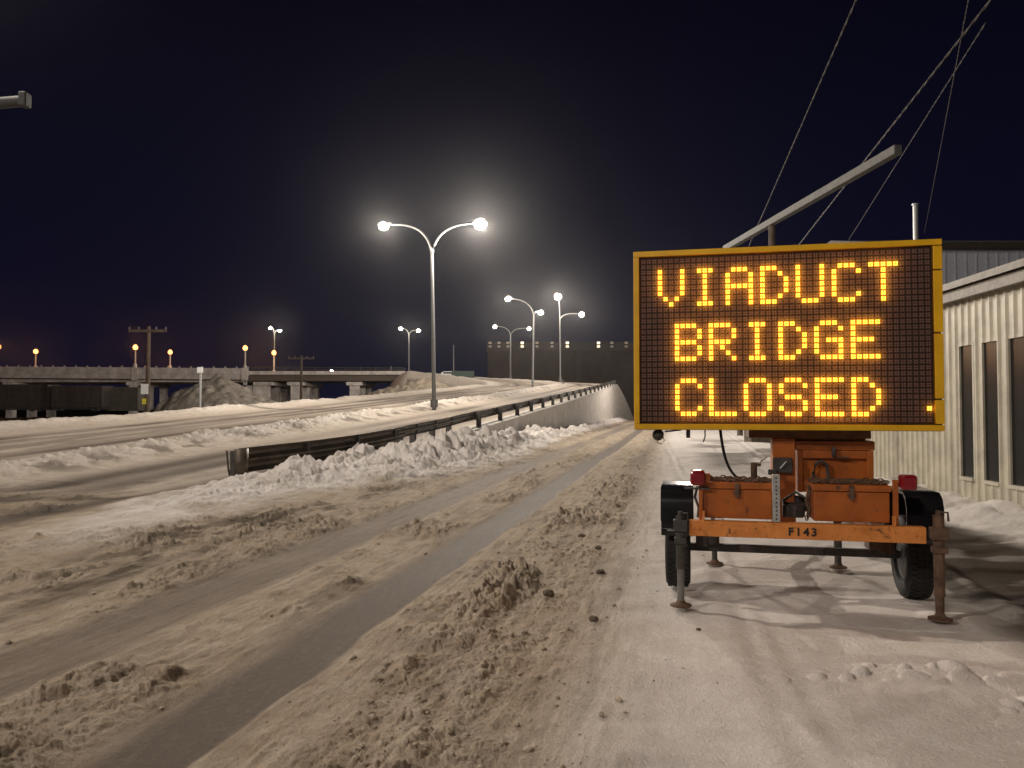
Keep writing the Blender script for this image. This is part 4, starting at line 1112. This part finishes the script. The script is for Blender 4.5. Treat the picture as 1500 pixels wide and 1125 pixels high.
# axle and wheels
tb('axle', M['steel_dark'], [(-.86, .86, .72, .785, .315, .38)])
for s in (-1, 1):
    tb('spring_hanger', M['steel_dark'] if s < 0 else M['rust'], [(s * .66 - .05, s * .66 + .05, .66, .86, .384, .572), (s * .76 - .05, s * .76 + .05, .66, .86, .36, .50)])
    xc = s * .965
    wh = MB(); wh.lathe([(.17, -.085), (.20, -.07), (.12, -.05), (.07, -.03), (.065, -.09), (.03, -.1)] if s > 0 else [(.17, .085), (.20, .07), (.12, .05), (.07, .03), (.065, .09), (.03, .1)], (xc, .75, .335), 'X', 28)
    wo = wh.build('wheel', M['rim'], T, True)
    m = MB(); m.lathe([(.205, -.075), (.215, -.10), (.26, -.108), (.305, -.104), (.328, -.085), (.335, -.05), (.336, 0), (.335, .05), (.328, .085), (.305, .104), (.26, .108), (.215, .10), (.205, .075)], (xc, .75, .335), 'X', 44)
    for k in range(44):
        a = 2 * math.pi * k / 44
        for xx in (-.07, -.025, .025, .07):
            mt = Matrix.Translation((xc + xx, .75, .335)) @ Matrix.Rotation(a + (.07 if abs(xx) > .05 else 0), 4, 'X') @ Matrix.Translation((0, 0, .335))
            m.box(-.017, .017, -.017, .017, -.005, .006, mtx=mt)
    m.build('tyre', M['rubber'], wo, True)
    xa, xb = xc - .135, xc + .135
    outer = [(.36, .50), (.36, .78), (.40, .86), (.47, .90), (1.03, .90), (1.10, .86), (1.14, .78), (1.14, .50)]
    inner = [(1.12, .50), (1.12, .77), (1.085, .845), (1.02, .88), (.48, .88), (.415, .845), (.38, .77), (.38, .50)]
    m = MB(); m.prism(outer + inner, xa, xb)
    m.bm.faces.ensure_lookup_table()
    # skirt on the outer side and a front lip
    xo = xb if s > 0 else xa - .006
    m.prism([(.362, .62), (.362, .78), (.402, .858), (.47, .897), (1.03, .897), (1.098, .858), (1.138, .78), (1.138, .62)], xo + .001, xo + .005)
    m.box(xa, xb, .345, .359, .50, .56, .004)
    m.build('fender', M['black_plastic'], T, True)
m = MB(); m.tube([(-1.05, .343, .547), (-.93, .343, .542)], .006, 6); m.build('fender_trim', M['galv'], T)
# jacks
def jack(x, y, top, main, low, r0, rl, split):
    j = MB(); j.tube([(x, y, split), (x, y, top)], r0, 14); j.tube([(x, y, top), (x, y, top + .035)], r0 * .55, 10)
    j.tube([(x, y, top + .02), (x + .055, y - .03, top + .025), (x + .06, y - .03, top - .04)], .009, 6)
    j = j.build('jack', main, T, True)
    m = MB(); m.tube([(x, y, .02), (x, y, split + .01)], rl, 12); m.build('inner_tube', low, j, True)
    m = MB(); m.lathe([(.085, .004), (.085, .016), (.045, .028), (rl, .05)], (x, y, 0), seg=16); m.build('foot', M['rust'], j, True)
    m = MB(); m.box(x - r0 * 1.5, x + r0 * 1.5, y - .055, y + .045, .60, .69, .006); m.box(x - r0 * 1.3, x + r0 * 1.3, y - .05, y + .04, .50, .55, .006); m.build('bracket', main, j)
jack(-.935, -.02, .72, M['steel_dark'], M['grey_steel'], .036, .028, .30)
jack(.955, -.02, .78, M['rust'], M['rust'], .039, .031, .18)
jack(-.62, 1.80, .60, M['steel_dark'], M['steel_dark'], .034, .028, .16)
jack(.565, 1.86, .60, M['steel_dark'], M['steel_dark'], .038, .034, .16)
# cable and hand crank
m = MB(); P = bez(Vector((-.60, .56, 1.40)), Vector((-.58, .5, 1.2)), Vector((-.56, .4, 1.05)), Vector((-.45, .3, .985)), 16); m.tube(P, .0125, 8); m.build('cable', M['black_plastic'], T, True)
m = MB(); m.tube([(-.34, .33, .97), (-.34, .33, 1.13)], .026, 12); m.box(-.33, -.285, .31, .35, 1.10, 1.125, .004); m.tube([(-.29, .33, 1.115), (-.285, .33, 1.14), (-.25, .33, 1.165), (-.235, .33, 1.18)], .005, 6); m.build('hand_crank', M['rust'], T, True)

# ------------------------------------------------------------------ clods lying on the snow
def clod(px, py, r, label, seed, m_=None):
    rnd = random.Random(seed); Y = CAMH * F / (py - 598); p = at(px, py, Y); x, y = p.x, Y
    m = MB(); q = bmesh.ops.create_icosphere(m.bm, subdivisions=2, radius=r)
    for v in q['verts']:
        v.co = Vector((v.co.x * 1.25, v.co.y, v.co.z * .75)) * (1 + rnd.uniform(-.25, .22))
    tag(m.build('snow_clod', m_ or M['clod'], None, loc=(x, y, gz(x, y) + r * .5)), label, 'clod', 'dark clods scattered on the roadside snow')
clod(869, 908, .030, 'largest dark clod alone on the snow between wheel rut and trailer', 1)
clod(803, 876, .040, 'brown clod at the edge of the crumbled snow strip', 2)
clod(852, 787, .035, 'dark clod far up the crumbled strip left of the sign', 3)
clod(879, 838, .035, 'pair leading clod below the far end of the crumbled strip', 4)
clod(1023, 919, .014, 'tiny dark clod in front of the left jack', 5)
clod(876, 805, .03, 'small grey clod between the far strip and the left wheel', 6)
def crumbs():
    rnd = np.random.default_rng(5); m = MB(); N = 1500
    tpl = bmesh.new(); bmesh.ops.create_icosphere(tpl, subdivisions=1, radius=1); vs = np.array([v.co[:] for v in tpl.verts]); fs = [[v.index for v in f.verts] for f in tpl.faces]; tpl.free()
    y = 3.3 * np.exp(rnd.random(N * 6) * 2.1); w = np.where(rnd.random(N * 6) < .62, rnd.normal(-1.15, .45, N * 6), rnd.uniform(-6.2, -.3, N * 6))
    x = w / CN + SL * y
    keep = (np.abs(x) < y * .72 + .3); x, y, w = x[keep][:N], y[keep][:N], w[keep][:N]
    z, _, we, _, _ = field(x[None, :], y[None, :]); z = z[0]; we = we[0]
    V = []; Fc = []
    for i in range(len(x)):
        if we[i] > .3: continue
        r = .004 + .020 * rnd.random() ** 5
        sc = np.array([1.2, 1, .75]) * r
        vv = vs * sc * (1 + rnd.uniform(-.25, .25, (len(vs), 1)))
        a = rnd.random() * 6.28; ca, sa = math.cos(a), math.sin(a)
        vv = np.stack([vv[:, 0] * ca - vv[:, 1] * sa, vv[:, 0] * sa + vv[:, 1] * ca, vv[:, 2]], 1) + np.array([x[i], y[i], z[i] + r * .35])
        b = len(V); V += vv.tolist(); Fc += [[b + k for k in f] for f in fs]
    me = bpy.data.meshes.new('snow_crumbs'); me.from_pydata(V, [], Fc); me.materials.append(M['crumb'])
    o = bpy.data.objects.new('snow_crumbs', me); C.objects.link(o); tag(o, 'loose crumbs of dirty snow scattered over the road and its crumbled edges', 'snow crumbs', kind='stuff')
crumbs()

# ------------------------------------------------------------------ cold night air
HAZE = 0.00011
if HAZE > 0:
    hm = bpy.data.materials.new('night_haze'); hm.use_nodes = True
    n_ = hm.node_tree.nodes; n_.remove(n_['Principled BSDF'])
    pv = n_.new('ShaderNodeVolumePrincipled'); pv.inputs['Density'].default_value = HAZE; pv.inputs['Color'].default_value = (.9, .9, .9, 1); pv.inputs['Anisotropy'].default_value = .92
    hm.node_tree.links.new(pv.outputs[0], n_['Material Output'].inputs['Volume'])
    m = MB(); m.box(-400, 400, -60, 420, -4, 40); tag(m.build('haze', hm), kind='stuff')
